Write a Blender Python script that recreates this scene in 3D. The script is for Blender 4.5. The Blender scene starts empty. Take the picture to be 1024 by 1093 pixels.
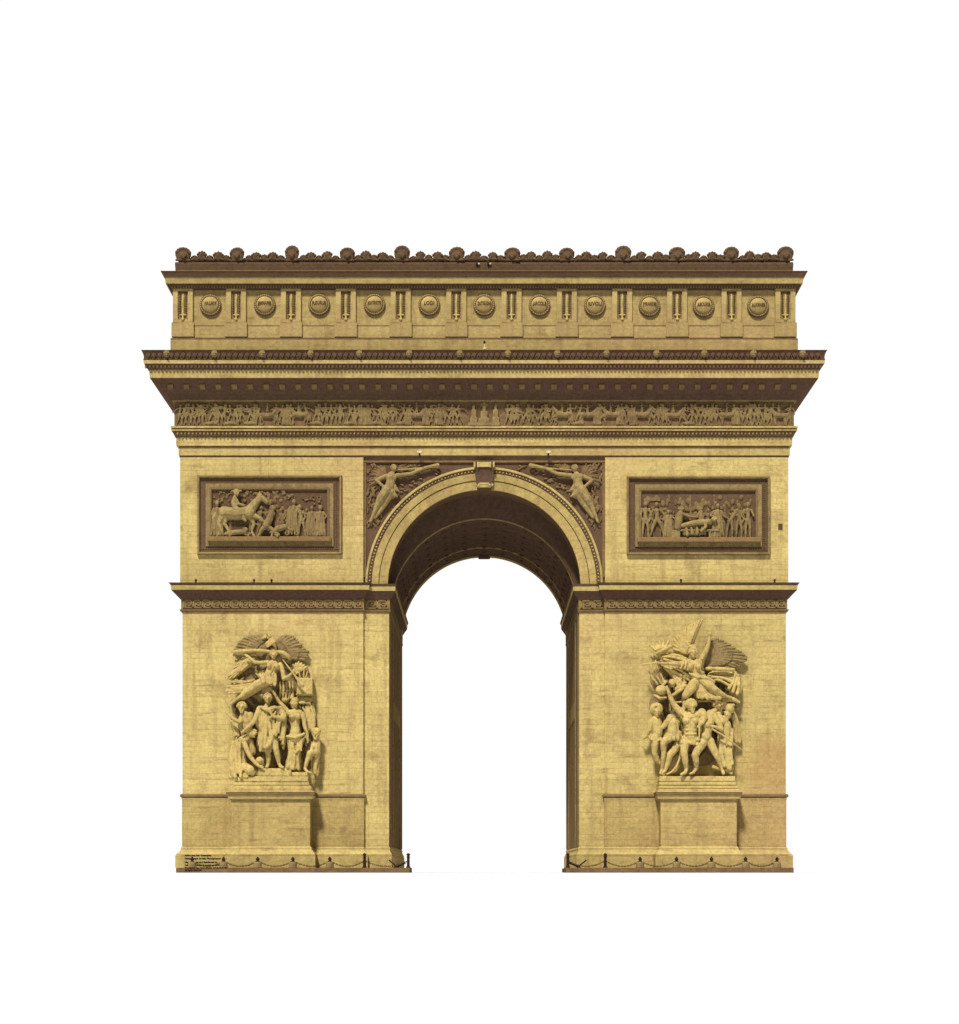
import bpy, math, random
from mathutils import Vector
random.seed(7)
PI = math.pi
S = 0.068            # metres per elevation unit
D = 1838.0           # camera distance to the front wall, in units
HY = 930.68           # elevation row of the eye
EYE = 0.8            # eye height above the ground, in units
CX = 517.0
D2 = 285.0           # depth of the monument, in units

scene = bpy.context.scene
col = scene.collection

# ------------------------------------------------------------------ measures
def V(px, py, p):
    """elevation point (px,py) standing p units in front of the front wall -> metres"""
    q = 1 - p / D
    return Vector(((px - CX) * q * S, -p * S, (EYE + (HY - py) * q) * S))
def Z(py, p=0.0):
    return EYE + (HY - py) * (1 - p / D)
def U(x, y, z):
    return Vector((x * S, y * S, z * S))

# ------------------------------------------------------------------ materials
def mat_base(name):
    m = bpy.data.materials.new(name); m.use_nodes = True
    nt = m.node_tree
    b = nt.nodes['Principled BSDF']
    b.inputs['Roughness'].default_value = 0.9
    if 'Specular IOR Level' in b.inputs: b.inputs['Specular IOR Level'].default_value = 0.0
    return m, nt, b
def N(nt, t, **kw):
    n = nt.nodes.new(t)
    for k, v in kw.items(): setattr(n, k, v)
    return n
def noise(nt, vec, scale, detail=4, rough=.55):
    n = N(nt, 'ShaderNodeTexNoise')
    n.inputs['Scale'].default_value = scale; n.inputs['Detail'].default_value = detail
    n.inputs['Roughness'].default_value = rough
    nt.links.new(vec, n.inputs['Vector'])
    return n.outputs['Fac']
def ramp(nt, fac, a, b, lo=0., hi=1.):
    r = N(nt, 'ShaderNodeMapRange'); r.inputs[1].default_value = a; r.inputs[2].default_value = b
    r.inputs[3].default_value = lo; r.inputs[4].default_value = hi
    nt.links.new(fac, r.inputs[0]); return r.outputs[0]
def mixc(nt, fac, A, B, mode='MIX'):
    m = N(nt, 'ShaderNodeMix', data_type='RGBA', blend_type=mode)
    if isinstance(fac, float): m.inputs[0].default_value = fac
    else: nt.links.new(fac, m.inputs[0])
    for sock, v in ((m.inputs[6], A), (m.inputs[7], B)):
        if isinstance(v, tuple): sock.default_value = (*v, 1)
        else: nt.links.new(v, sock)
    return m.outputs[2]
def mathn(nt, op, a, b=None):
    m = N(nt, 'ShaderNodeMath', operation=op)
    for i, v in enumerate((a, b)):
        if v is None: continue
        if isinstance(v, (int, float)): m.inputs[i].default_value = v
        else: nt.links.new(v, m.inputs[i])
    return m.outputs[0]

def stone(name, light, dark, stain=.5, brick=None, radial=False, bump=.35, red=.35, fine=1.0, fold=False):
    m, nt, b = mat_base(name)
    L = nt.links
    tc = N(nt, 'ShaderNodeTexCoord'); ob = tc.outputs['Object']
    sep = N(nt, 'ShaderNodeSeparateXYZ'); L.new(ob, sep.inputs[0])
    big = ramp(nt, noise(nt, ob, .22, 5, .6), .32, .68)
    c = mixc(nt, big, light, tuple(l * .80 + d * .20 for l, d in zip(light, dark)))
    hgt = noise(nt, ob, 7.0, 5, .65)
    if brick:
        uv = N(nt, 'ShaderNodeCombineXYZ')
        if radial:
            ang = mathn(nt, 'ARCTAN2', mathn(nt, 'SUBTRACT', sep.outputs[2], Z(625) * S), sep.outputs[0])
            L.new(mathn(nt, 'MULTIPLY', ang, 7.4), uv.inputs[0])
            uv.inputs[1].default_value = .05
        else:
            L.new(mathn(nt, 'ADD', sep.outputs[0], sep.outputs[1]), uv.inputs[0])
            L.new(sep.outputs[2], uv.inputs[1])
        # wobble so that courses are not ruler straight
        wv = N(nt, 'ShaderNodeTexNoise'); wv.inputs['Scale'].default_value = .9; L.new(ob, wv.inputs['Vector'])
        wm = N(nt, 'ShaderNodeVectorMath', operation='SCALE'); L.new(wv.outputs['Color'], wm.inputs[0]); wm.inputs['Scale'].default_value = .05
        ad = N(nt, 'ShaderNodeVectorMath', operation='ADD'); L.new(uv.outputs[0], ad.inputs[0]); L.new(wm.outputs[0], ad.inputs[1])
        def bk(w, h, mort, off=.5):
            t = N(nt, 'ShaderNodeTexBrick'); t.offset = off
            t.inputs['Scale'].default_value = 1; t.inputs['Brick Width'].default_value = w
            t.inputs['Row Height'].default_value = h; t.inputs['Mortar Size'].default_value = mort
            t.inputs['Mortar Smooth'].default_value = .4; t.inputs['Bias'].default_value = 0
            t.inputs['Color1'].default_value = (0, 0, 0, 1); t.inputs['Color2'].default_value = (1, 1, 1, 1)
            t.inputs['Mortar'].default_value = (.5, .5, .5, 1)
            L.new(ad.outputs[0], t.inputs['Vector']); return t
        b1 = bk(brick[0], brick[1], .020)
        mid = tuple(l * (.45 if radial else .72) + d * (.55 if radial else .28) for l, d in zip(light, dark))
        blk = ramp(nt, b1.outputs['Color'], .3 if radial else .55, 1.0)
        c = mixc(nt, mathn(nt, 'MULTIPLY', blk, .95 if radial else .90), c, mid)
        b2 = bk(brick[0] * 2.7, brick[1] * 3.0, .0, .37)
        c = mixc(nt, mathn(nt, 'MULTIPLY', ramp(nt, b2.outputs['Color'], .35, 1.0), .70), c, mid)
        # joints show only here and there
        jn = mathn(nt, 'MULTIPLY', b1.outputs['Fac'], ramp(nt, noise(nt, ob, .8, 4), .38, .68, .06, .55))
        c = mixc(nt, jn, c, tuple(d * .9 for d in dark))
        hgt = mathn(nt, 'SUBTRACT', mathn(nt, 'MULTIPLY', hgt, .6), mathn(nt, 'MULTIPLY', b1.outputs['Fac'], .6))
    if fold:      # chisel marks and small folds
        mf = N(nt, 'ShaderNodeMapping'); mf.inputs['Scale'].default_value = (5.5, 5.5, 1.3); mf.inputs['Rotation'].default_value = (0, .35, 0); L.new(ob, mf.inputs[0])
        gr = ramp(nt, noise(nt, ob, 2.2, 6, .7), .47, .64)
        c = mixc(nt, mathn(nt, 'MULTIPLY', gr, .6), c, tuple(.5 * l + .5 * d for l, d in zip(light, dark)))
        hgt = mathn(nt, 'ADD', mathn(nt, 'MULTIPLY', hgt, .5), mathn(nt, 'MULTIPLY', noise(nt, mf.outputs[0], 1.0, 3, .5), 2.0)); bump = .7
    if name == 'ashlar_stone':   # one reddish stain on the right pier
        vd = N(nt, 'ShaderNodeVectorMath', operation='DISTANCE'); L.new(ob, vd.inputs[0]); vd.inputs[1].default_value = V(826, 818, 0)
        dd = mathn(nt, 'ADD', vd.outputs['Value'], mathn(nt, 'MULTIPLY', mathn(nt, 'SUBTRACT', noise(nt, ob, .5, 4), .5), 3.2))
        c = mixc(nt, ramp(nt, dd, 1.0, 3.2, .6, 0), c, (.40, .235, .090))
    # vertical run-off streaks and soot blotches
    mp = N(nt, 'ShaderNodeMapping'); mp.inputs['Scale'].default_value = (1.5, 1.5, .10); L.new(ob, mp.inputs[0])
    st = ramp(nt, noise(nt, mp.outputs[0], 1.0, 5, .6), .50, .78)
    c = mixc(nt, mathn(nt, 'MULTIPLY', st, .55 * stain), c, dark)
    bl = ramp(nt, noise(nt, ob, .55, 7, .7), .53, .74)
    c = mixc(nt, mathn(nt, 'MULTIPLY', bl, .8 * stain), c, dark)
    mp2 = N(nt, 'ShaderNodeMapping'); mp2.inputs['Scale'].default_value = (.42, .42, 3.0); L.new(ob, mp2.inputs[0])
    hs = ramp(nt, noise(nt, mp2.outputs[0], 1.0, 5, .65), .56, .74)
    c = mixc(nt, mathn(nt, 'MULTIPLY', hs, .75 * stain), c, dark)
    # warm reddish patina patches
    rd = ramp(nt, noise(nt, ob, .07, 3, .5), .52, .72)
    c = mixc(nt, mathn(nt, 'MULTIPLY', rd, red), c, tuple(x * y for x, y in zip(light, (.92, .70, .95))))
    fn = ramp(nt, noise(nt, ob, 4.2, 7, .75), .32, .68, 1 - .26 * fine, 1 + .20 * fine)
    oi = N(nt, 'ShaderNodeObjectInfo'); fn = mathn(nt, 'MULTIPLY', fn, ramp(nt, oi.outputs['Random'], 0, 1, .93, 1.06))
    mm = N(nt, 'ShaderNodeVectorMath', operation='SCALE'); L.new(c, mm.inputs[0]); L.new(fn, mm.inputs['Scale'])
    L.new(mm.outputs[0], b.inputs['Base Color'])
    bp = N(nt, 'ShaderNodeBump'); bp.inputs['Strength'].default_value = bump; bp.inputs['Distance'].default_value = .06
    L.new(hgt, bp.inputs['Height']); L.new(bp.outputs[0], b.inputs['Normal'])
    return m

LIGHT = (.595, .462, .172)
DARK = (.200, .128, .052)
SOOT = (.085, .045, .030)
M = {}
M['wall'] = stone('ashlar_stone', LIGHT, DARK, .95, (1.25, .40))
M['plain'] = stone('moulded_stone', (.52, .400, .148), DARK, .8, (2.4, 1.2))
M['arch'] = stone('voussoir_stone', (.46, .345, .125), DARK, .85, (1.7, 2.0), True)
M['carved'] = stone('carved_stone', (.585, .445, .160), DARK, .5, fold=True)
M['dado'] = stone('dado_stone', (.47, .35, .130), DARK, .9, (1.25, .40))
M['attic'] = stone('attic_stone', (.47, .352, .138), DARK, .85, (2.6, 1.3))
M['pale'] = stone('pale_relief_stone', (.39, .29, .115), SOOT, .5, fold=True)
M['relief'] = stone('relief_stone', (.285, .205, .085), SOOT, .6, fold=True)
M['mid'] = stone('grimy_stone', (.31, .225, .092), SOOT, .6, fold=True)
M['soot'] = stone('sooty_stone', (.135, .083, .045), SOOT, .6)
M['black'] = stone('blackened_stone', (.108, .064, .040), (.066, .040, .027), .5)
M['soot_shade'] = stone('weathered_shade_stone', (.215, .143, .064), SOOT, .7)  # weathered tone; also the painted shade of the passage slabs
M['key'] = stone('key_band_stone', (.25, .160, .068), DARK, .6)

def simple(name, c, rough=.6, metal=0., n=.25):
    m, nt, b = mat_base(name)
    tc = N(nt, 'ShaderNodeTexCoord')
    f = ramp(nt, noise(nt, tc.outputs['Object'], 6, 5), .3, .7, 1 - n, 1 + n)
    mm = N(nt, 'ShaderNodeVectorMath', operation='SCALE'); mm.inputs[0].default_value = c; nt.links.new(f, mm.inputs['Scale'])
    nt.links.new(mm.outputs[0], b.inputs['Base Color'])
    b.inputs['Roughness'].default_value = rough; b.inputs['Metallic'].default_value = metal
    return m
M['iron'] = simple('dark_iron', (.035, .019, .014), .55)
M['ink'] = simple('black_lettering', (.008, .006, .006), .7)
M['incised'] = simple('incised_lettering', (.12, .066, .03), .9)
M['lamp'] = simple('pale_lamp_housing', (.62, .52, .30), .4)
M['kerb'] = stone('kerb_stone', (.185, .118, .055), (.06, .036, .02), 1.0, (1.3, .7))
M['chain'] = simple('chain_iron', (.085, .052, .034), .6)

m, nt, b = mat_base('white_ground')
b.inputs['Roughness'].default_value = 1.0
tc = N(nt, 'ShaderNodeTexCoord')
f = ramp(nt, noise(nt, tc.outputs['Object'], .4, 4), .3, .7, .73, .745)
gm = N(nt, 'ShaderNodeVectorMath', operation='SCALE'); gm.inputs[0].default_value = (.975, .99, 1.02); nt.links.new(f, gm.inputs['Scale'])
nt.links.new(gm.outputs[0], b.inputs['Base Color']); M['ground'] = m
m = bpy.data.materials.new('white_sky'); m.use_nodes = True; nt = m.node_tree
nt.nodes.clear()
em = N(nt, 'ShaderNodeEmission'); em.inputs['Color'].default_value = (1, 1, 1, 1); em.inputs['Strength'].default_value = 1.04
out = N(nt, 'ShaderNodeOutputMaterial'); nt.links.new(em.outputs[0], out.inputs[0]); M['sky'] = m

# ------------------------------------------------------------------ mesh building
CLOUD = bpy.data.textures.new('weathering', 'CLOUDS'); CLOUD.noise_scale = .20; CLOUD.noise_depth = 3
class MB:
    def __init__(s): s.v = []; s.f = []
    def add(s, vs, fs):
        o = len(s.v); s.v += [tuple(v) for v in vs]; s.f += [tuple(i + o for i in f) for f in fs]
    def box(s, x0, x1, y0, y1, z0, z1):
        """units, min/max"""
        x0, x1 = sorted((x0, x1)); y0, y1 = sorted((y0, y1)); z0, z1 = sorted((z0, z1))
        vs = [U(x, y, z) for x in (x0, x1) for y in (y0, y1) for z in (z0, z1)]
        s.add(vs, [(0, 1, 3, 2), (4, 6, 7, 5), (0, 4, 5, 1), (2, 3, 7, 6), (0, 2, 6, 4), (1, 5, 7, 3)])
    def pbox(s, px0, px1, py0, py1, p0, p1):
        """box measured on the elevation, front at p1, back at p0"""
        q = 1 - p1 / D
        s.box((px0 - CX) * q, (px1 - CX) * q, -p1, -p0, Z(py1, p1), Z(py0, p1))
    def prism(s, poly, y0, y1):
        """poly of (x,z) units extruded in depth"""
        n = len(poly)
        vs = [U(x, y0, z) for x, z in poly] + [U(x, y1, z) for x, z in poly]
        s.add(vs, [tuple(range(n)), tuple(range(2 * n - 1, n - 1, -1))] + [(i, i + n, (i + 1) % n + n, (i + 1) % n) for i in range(n)])
    def plan(s, poly, z0, z1):
        n = len(poly)
        vs = [U(x, y, z0) for x, y in poly] + [U(x, y, z1) for x, y in poly]
        s.add(vs, [tuple(range(n - 1, -1, -1)), tuple(range(n, 2 * n))] + [(i, (i + 1) % n, (i + 1) % n + n, i + n) for i in range(n)])
    def sweep(s, poly, prof, w=None):
        """closed profile [(e,z)] swept round a CCW plan polygon"""
        n = len(poly); w = w or [1] * n
        rings = []
        for e, z in prof:
            r = []
            for i in range(n):
                a, b_, c = poly[i - 1], poly[i], poly[(i + 1) % n]
                d1 = Vector((b_[0] - a[0], b_[1] - a[1])).normalized(); d2 = Vector((c[0] - b_[0], c[1] - b_[1])).normalized()
                n1 = Vector((d1.y, -d1.x)); n2 = Vector((d2.y, -d2.x))
                e1 = e * w[i - 1]; e2 = e * w[i]
                # perpendicular edges only
                r.append(U(b_[0] + n1.x * e1 + n2.x * e2, b_[1] + n1.y * e1 + n2.y * e2, z))
            rings.append(r)
        m = len(rings)
        vs = [v for r in rings for v in r]
        fs = []
        for j in range(m):
            k = (j + 1) % m
            for i in range(n):
                i2 = (i + 1) % n
                fs.append((j * n + i, k * n + i, k * n + i2, j * n + i2))
        s.add(vs, fs)
    def arc(s, prof, cz, a0=0., a1=PI, n=64, cx=0.):
        """closed profile [(r,y)] swept along an arch in the elevation plane"""
        m = len(prof); vs = []
        for i in range(n + 1):
            a = a0 + (a1 - a0) * i / n
            for r, y in prof: vs.append(U(cx + r * math.cos(a), y, cz + r * math.sin(a)))
        fs = [tuple(range(m)), tuple(range((n + 1) * m - 1, n * m - 1, -1))]
        for i in range(n):
            for j in range(m):
                k = (j + 1) % m
                fs.append((i * m + j, i * m + k, (i + 1) * m + k, (i + 1) * m + j))
        s.add(vs, fs)
    def frame(s, x0, x1, z0, z1, prof):
        """closed profile [(inset, p)] swept round a rectangle on the front wall (units)"""
        m = len(prof); vs = []
        for k in range(4):
            for ins, p in prof:
                vs.append(U((x0 + ins, x1 - ins, x1 - ins, x0 + ins)[k], -p, (z0 + ins, z0 + ins, z1 - ins, z1 - ins)[k]))
        fs = []
        for k in range(4):
            k2 = (k + 1) % 4
            for j in range(m):
                j2 = (j + 1) % m
                fs.append((k * m + j, k2 * m + j, k2 * m + j2, k * m + j2))
        s.add(vs, fs)
    def sphere(s, c, r, ax=None, nu=10, nv=6):
        """ellipsoid; c metres; ax = three vectors (semi axes) or r"""
        A = ax or (Vector((r, 0, 0)), Vector((0, r, 0)), Vector((0, 0, r)))
        vs = [c + A[2]]
        for j in range(1, nv):
            t = PI * j / nv
            for i in range(nu):
                f = 2 * PI * i / nu
                vs.append(c + A[2] * math.cos(t) + (A[0] * math.cos(f) + A[1] * math.sin(f)) * math.sin(t))
        vs.append(c - A[2])
        fs = [(0, 1 + i, 1 + (i + 1) % nu) for i in range(nu)]
        for j in range(nv - 2):
            for i in range(nu):
                a = 1 + j * nu + i; b_ = 1 + j * nu + (i + 1) % nu
                fs.append((a, a + nu, b_ + nu, b_))
        last = len(vs) - 1; o = 1 + (nv - 2) * nu
        fs += [(last, o + (i + 1) % nu, o + i) for i in range(nu)]
        s.add(vs, fs)
    def cone(s, a, b_, ra, rb, n=10, ends=True):
        d = (b_ - a)
        if d.length < 1e-6: return
        d.normalize()
        u = d.cross(Vector((0, 1, 0)))
        if u.length < 1e-3: u = d.cross(Vector((1, 0, 0)))
        u.normalize(); w = d.cross(u)
        vs = []
        for c, r in ((a, ra), (b_, rb)):
            for i in range(n):
                f = 2 * PI * i / n
                vs.append(c + (u * math.cos(f) + w * math.sin(f)) * r)
        fs = [(i, (i + 1) % n, (i + 1) % n + n, i + n) for i in range(n)]
        if ends: fs += [tuple(range(n - 1, -1, -1)), tuple(range(n, 2 * n))]
        s.add(vs, fs)
    def lathe(s, c, prof, n=16, axis='z'):
        """prof [(r, h)] metres about an axis through c"""
        vs = []; m = len(prof)
        for r, h in prof:
            for i in range(n):
                f = 2 * PI * i / n
                if axis == 'z': vs.append(c + Vector((r * math.cos(f), r * math.sin(f), h)))
                else: vs.append(c + Vector((r * math.cos(f), -h, r * math.sin(f))))
        fs = []
        for j in range(m - 1):
            for i in range(n):
                fs.append((j * n + i, j * n + (i + 1) % n, (j + 1) * n + (i + 1) % n, (j + 1) * n + i))
        fs += [tuple(range(n - 1, -1, -1)), tuple(range((m - 1) * n, m * n))]
        s.add(vs, fs)
    def build(s, name, mat, parent=None, smooth=False, vox=None, bevel=None, it=1, origin=None):
        vs = s.v
        if origin is not None: vs = [tuple(Vector(v) - origin) for v in vs]
        me = bpy.data.meshes.new(name); me.from_pydata(vs, [], s.f); me.update()
        import bmesh
        bm = bmesh.new(); bm.from_mesh(me); bmesh.ops.recalc_face_normals(bm, faces=bm.faces); bm.to_mesh(me); bm.free()
        o = bpy.data.objects.new(name, me); col.objects.link(o)
        if vox or bevel:
            if vox:
                r = o.modifiers.new('r', 'REMESH'); r.mode = 'VOXEL'; r.voxel_size = vox
                sm = o.modifiers.new('s', 'SMOOTH'); sm.factor = .28; sm.iterations = it
                if vox < .05:
                    dm = o.modifiers.new('d', 'DISPLACE'); dm.texture = CLOUD; dm.texture_coords = 'GLOBAL'; dm.strength = .034; dm.mid_level = .5
            else:
                bv = o.modifiers.new('b', 'BEVEL'); bv.width = bevel; bv.segments = 2; bv.limit_method = 'ANGLE'
            dg = bpy.context.evaluated_depsgraph_get(); dg.update()
            me2 = bpy.data.meshes.new_from_object(o.evaluated_get(dg), depsgraph=dg)
            o.modifiers.clear(); o.data = me2; bpy.data.meshes.remove(me); me2.name = name; me = me2
        if smooth or vox:
            for p in me.polygons: p.use_smooth = True
        me.materials.clear(); me.materials.append(M[mat] if isinstance(mat, str) else mat)
        if origin is not None: o.location = origin
        if parent is not None: o.parent = parent
        return o

def merge(par, child):
    """carved pattern goes into the mesh of the part that carries it"""
    import bmesh
    bm = bmesh.new(); bm.from_mesh(par.data); n0 = len(bm.faces); k = len(par.data.materials)
    bm.from_mesh(child.data); bm.faces.ensure_lookup_table()
    for f in bm.faces[n0:]: f.material_index = k
    bm.to_mesh(par.data); bm.free()
    par.data.materials.append(child.data.materials[0])
    me = child.data; bpy.data.objects.remove(child); bpy.data.meshes.remove(me)

def empty(name, label, cat, loc=(0, 0, 0), group=None):
    o = bpy.data.objects.new(name, None); col.objects.link(o); o.location = loc; o.empty_display_size = .3
    o['label'] = label; o['category'] = cat
    if group: o['group'] = group
    return o

class Carve(MB):
    """figures traced on an enlarged view: origin ox,oy and scale sc; depth p in units"""
    def __init__(s, ox=0., oy=0., sc=1., p=0.):
        super().__init__(); s.ox, s.oy, s.sc, s.p0 = ox, oy, sc, p; s.rs = 1.0
    def P(s, x, y, p): return V(s.ox + x / s.sc, s.oy + y / s.sc, s.p0 + p)
    def ch(s, *pts):
        pr = None
        for x, y, p, r in pts:
            c = s.P(x, y, p); rr = r * s.rs / s.sc * S
            s.sphere(c, rr)
            if pr: s.cone(pr[0], c, pr[1], rr)
            pr = (c, rr)
    def el(s, x, y, p, rx, ry, rp, rot=0.):
        a = math.radians(rot); k = S / s.sc
        ax = (Vector((math.cos(a), 0, -math.sin(a))) * rx * k, Vector((0, 1, 0)) * rp * S, Vector((math.sin(a), 0, math.cos(a))) * ry * k)
        s.sphere(s.P(x, y, p), 1, ax, 14, 9)
    def head(s, x, y, p, rx, ry, face=0, hair=1., tilt=0, beard=False):
        """face: -1 left .. 0 front .. 1 right"""
        k = 1 / s.sc
        rp = (rx + ry) / 2 * k
        s.el(x, y, p, rx, ry, rp, tilt)
        fx = x + face * rx * .8; fp = p + rp * (1 - abs(face) * .6)
        s.ch((fx - face * 2, y - ry * .22, fp, rx * .17), (fx + face * rx * .34, y + ry * .18, fp + rx * k * .24, rx * .23))   # nose
        s.ch((fx - rx * .5, y - ry * .26, fp - rp * .02, rx * .2), (fx + rx * .5, y - ry * .26, fp - rp * .02, rx * .2)) # brow
        s.el(fx, y + ry * .52, fp - rp * .04, rx * .34, ry * .10, rp * .2)                                             # mouth
        s.el(fx, y + ry * .80, fp - rp * .28, rx * .34, ry * .22, rp * .28)                                             # chin
        if hair:
            for a in range(-3, 4):
                t = a * .5
                s.el(x + math.sin(t) * rx * .92, y - math.cos(t) * ry * .82, p + rp * .15, rx * .40 * hair, ry * .32 * hair, rp * .8)
        if beard:
            for a in (-1, 0, 1): s.ch((fx + a * rx * .35, y + ry * .62, fp - rp * .15, rx * .28), (fx + a * rx * .2, y + ry * 1.35, fp - rp * .1, rx * .16))
    def hand(s, x, y, p, ang, r):
        a = math.radians(ang); dx, dy = math.cos(a), -math.sin(a)
        s.el(x, y, p, r * 1.2, r * .9, r / s.sc * .7, -ang)
        for k in (-1.5, -.5, .5, 1.5):
            f = a + k * .24; L_ = r * (2.3 - abs(k) * .22)
            x2, y2 = x + math.cos(f) * L_ * .65, y - math.sin(f) * L_ * .65
            s.ch((x + dx * r * .5 - dy * k * r * .3, y + dy * r * .5 + dx * k * r * .3, p, r * .33), (x2, y2, p + .5, r * .3), (x + math.cos(f) * L_, y - math.sin(f) * L_, p + .2, r * .26))
        s.ch((x, y, p, r * .4), (x + math.cos(a + 1.1) * r * 1.3, y - math.sin(a + 1.1) * r * 1.3, p + .3, r * .3))
    def wing(s, root, tips, p0, p1, r0, r1, mid=.5, rows=True, root2=None):
        r1_, rt = root, root2 or root
        """fan of overlapping feathers"""
        tt = []
        for i, t_ in enumerate(tips):
            tt.append(t_)
            if i + 1 < len(tips): tt.append(((t_[0] + tips[i + 1][0]) / 2 + random.uniform(-6, 6), (t_[1] + tips[i + 1][1]) / 2 + random.uniform(-6, 6)))
        for i, (x, y) in enumerate(tips):      # web under the feathers
            f_ = i / max(1, len(tips) - 1); root = (r1_[0] + (rt[0] - r1_[0]) * f_, r1_[1] + (rt[1] - r1_[1]) * f_)
            s.ch((root[0], root[1], p0 - 1.5, r0 * 1.2), (root[0] + (x - root[0]) * .45, root[1] + (y - root[1]) * .45, p1 - 2.4, r0 * 1.1), (root[0] + (x - root[0]) * .86, root[1] + (y - root[1]) * .86, p1 - 2.8, r1 * 1.35))
        for i, (x, y) in enumerate(tt):
            k = i % 2; f_ = i / max(1, len(tt) - 1); root = (r1_[0] + (rt[0] - r1_[0]) * f_, r1_[1] + (rt[1] - r1_[1]) * f_)
            mx = root[0] + (x - root[0]) * mid; my = root[1] + (y - root[1]) * mid - 6
            s.ch((root[0], root[1], p0, r0 * .8), (mx, my, p1 + k * 1.0, (r0 + r1) * .30), (x, y, p1 - 1 + k * 1.1, r1 * .55))
            if rows:
                x2 = root[0] + (x - root[0]) * .62; y2 = root[1] + (y - root[1]) * .62
                s.ch((root[0] + (x - root[0]) * .3, root[1] + (y - root[1]) * .3, p1 + 1.8, r1 * .6), (x2, y2, p1 + 1.6 + k * .6, r1 * .62))
    def folds(s, tops, bots, p, r, n, jit=.12, pj=1.6):
        """drapery: n fold rolls between two edges"""
        n = int(n * 1.45 + .5); r = r * .78
        ph = random.uniform(0, 6.28); L_ = math.hypot((bots[0][0] + bots[1][0] - tops[0][0] - tops[1][0]) / 2, (bots[0][1] + bots[1][1] - tops[0][1] - tops[1][1]) / 2)
        nx, ny = -((bots[0][1] + bots[1][1]) / 2 - (tops[0][1] + tops[1][1]) / 2) / max(1, L_), ((bots[0][0] + bots[1][0]) / 2 - (tops[0][0] + tops[1][0]) / 2) / max(1, L_)
        sag = random.choice((-1, 1)) * L_ * .055
        for i in range(n):
            t = i / max(1, n - 1); deep = i % 2
            x0 = tops[0][0] + (tops[1][0] - tops[0][0]) * t; y0 = tops[0][1] + (tops[1][1] - tops[0][1]) * t
            x1 = bots[0][0] + (bots[1][0] - bots[0][0]) * t; y1 = bots[0][1] + (bots[1][1] - bots[0][1]) * t
            k0 = random.uniform(0, .12) if deep else 0.; k1 = random.uniform(.86, 1.06)
            pts = []
            for j in range(6):
                u = k0 + (k1 - k0) * j / 5
                off = sag * math.sin(PI * u) + L_ * .022 * math.sin(5.5 * u + ph + i * .9)
                pp = p + (pj * 1.2 if deep else -pj * 1.1) * (.4 + .8 * u) + random.uniform(-.3, .3)
                pts.append((x0 + (x1 - x0) * u + nx * off, y0 + (y1 - y0) * u + ny * off, pp, r * (.62 + .45 * u) * random.uniform(.9, 1.12)))
            s.ch(*pts)
            s.ch(*[(a_, b_, c_ - 2.2 * r / s.sc - .9, d_ * 1.25) for a_, b_, c_, d_ in pts[1:-1]])

# ------------------------------------------------------------------ setting
g = MB(); n = 96
g.add([Vector((262 * math.cos(2 * PI * i / n), 262 * math.sin(2 * PI * i / n), 0)) for i in range(n)], [tuple(range(n))])
o = g.build('ground', 'ground'); o['kind'] = 'structure'
g = MB(); vs = []; a0, a1, n = math.radians(-8), math.radians(188), 72
for i in range(n + 1):
    a = a0 + (a1 - a0) * i / n
    for z in (-2, 225): vs.append(Vector((258 * math.cos(a), 258 * math.sin(a), z)))
g.add(vs, [(2 * i, 2 * i + 2, 2 * i + 3, 2 * i + 1) for i in range(n)])
o = g.build('sky', 'sky', smooth=True); o['kind'] = 'structure'

def pavement(x0, x1):
    p = MB(); p1, p0 = 50, -D2 - 50
    q = 1 - p1 / D
    xa, xb = (x0 - CX) * q, (x1 - CX) * q
    zt = Z(926.2, p1)
    sg = -1 if x0 < CX else 1
    inner = xb if sg < 0 else xa; outer = xa if sg < 0 else xb
    pts = [(outer, -50), (inner, -50), (inner, 6), (sg * 98.2, 6), (sg * 98.2, D2 + 50), (outer, D2 + 50)]
    if sg > 0: pts = pts[::-1]
    p.plan(pts, 0, zt)
    o = p.build('pavement', 'kerb', bevel=.03); o['kind'] = 'structure'
    return zt
PAVE = pavement(188.0, 437.5); pavement(604.5, 847.5)

# ------------------------------------------------------------------ the arch
ARCH = empty('triumphal_arch', 'sepia toned stone triumphal arch with carved figure groups, round shields and one tall vaulted opening', 'triumphal arch', (0, 0, 0))
LP = [(-322, 0), (-129, 0), (-129, 4), (-101.7, 4), (-101.7, D2 - 4), (-129, D2 - 4), (-129, D2), (-322, D2)]
def mir(poly): return [(-x, y) for x, y in reversed(poly)]
RP = mir(LP)
LW = [1, .65, .65, .65, .65, .65, 1, 1]
RW = [1, .65, .65, .65, .65, .65, 1, 1]
RW = list(reversed(LW[:-1])) + [LW[-1]]      # edge i of the mirrored polygon
RECT = [(-325, 0), (325, 0), (325, D2), (-325, D2)]

def prof(*pts, back=-4):
    """profile given as (e, elevation row) top to bottom, closed at the back"""
    P_ = [(e, Z(y, e)) for e, y in pts]
    return [(back, P_[0][1])] + P_ + [(back, P_[-1][1])]

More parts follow.
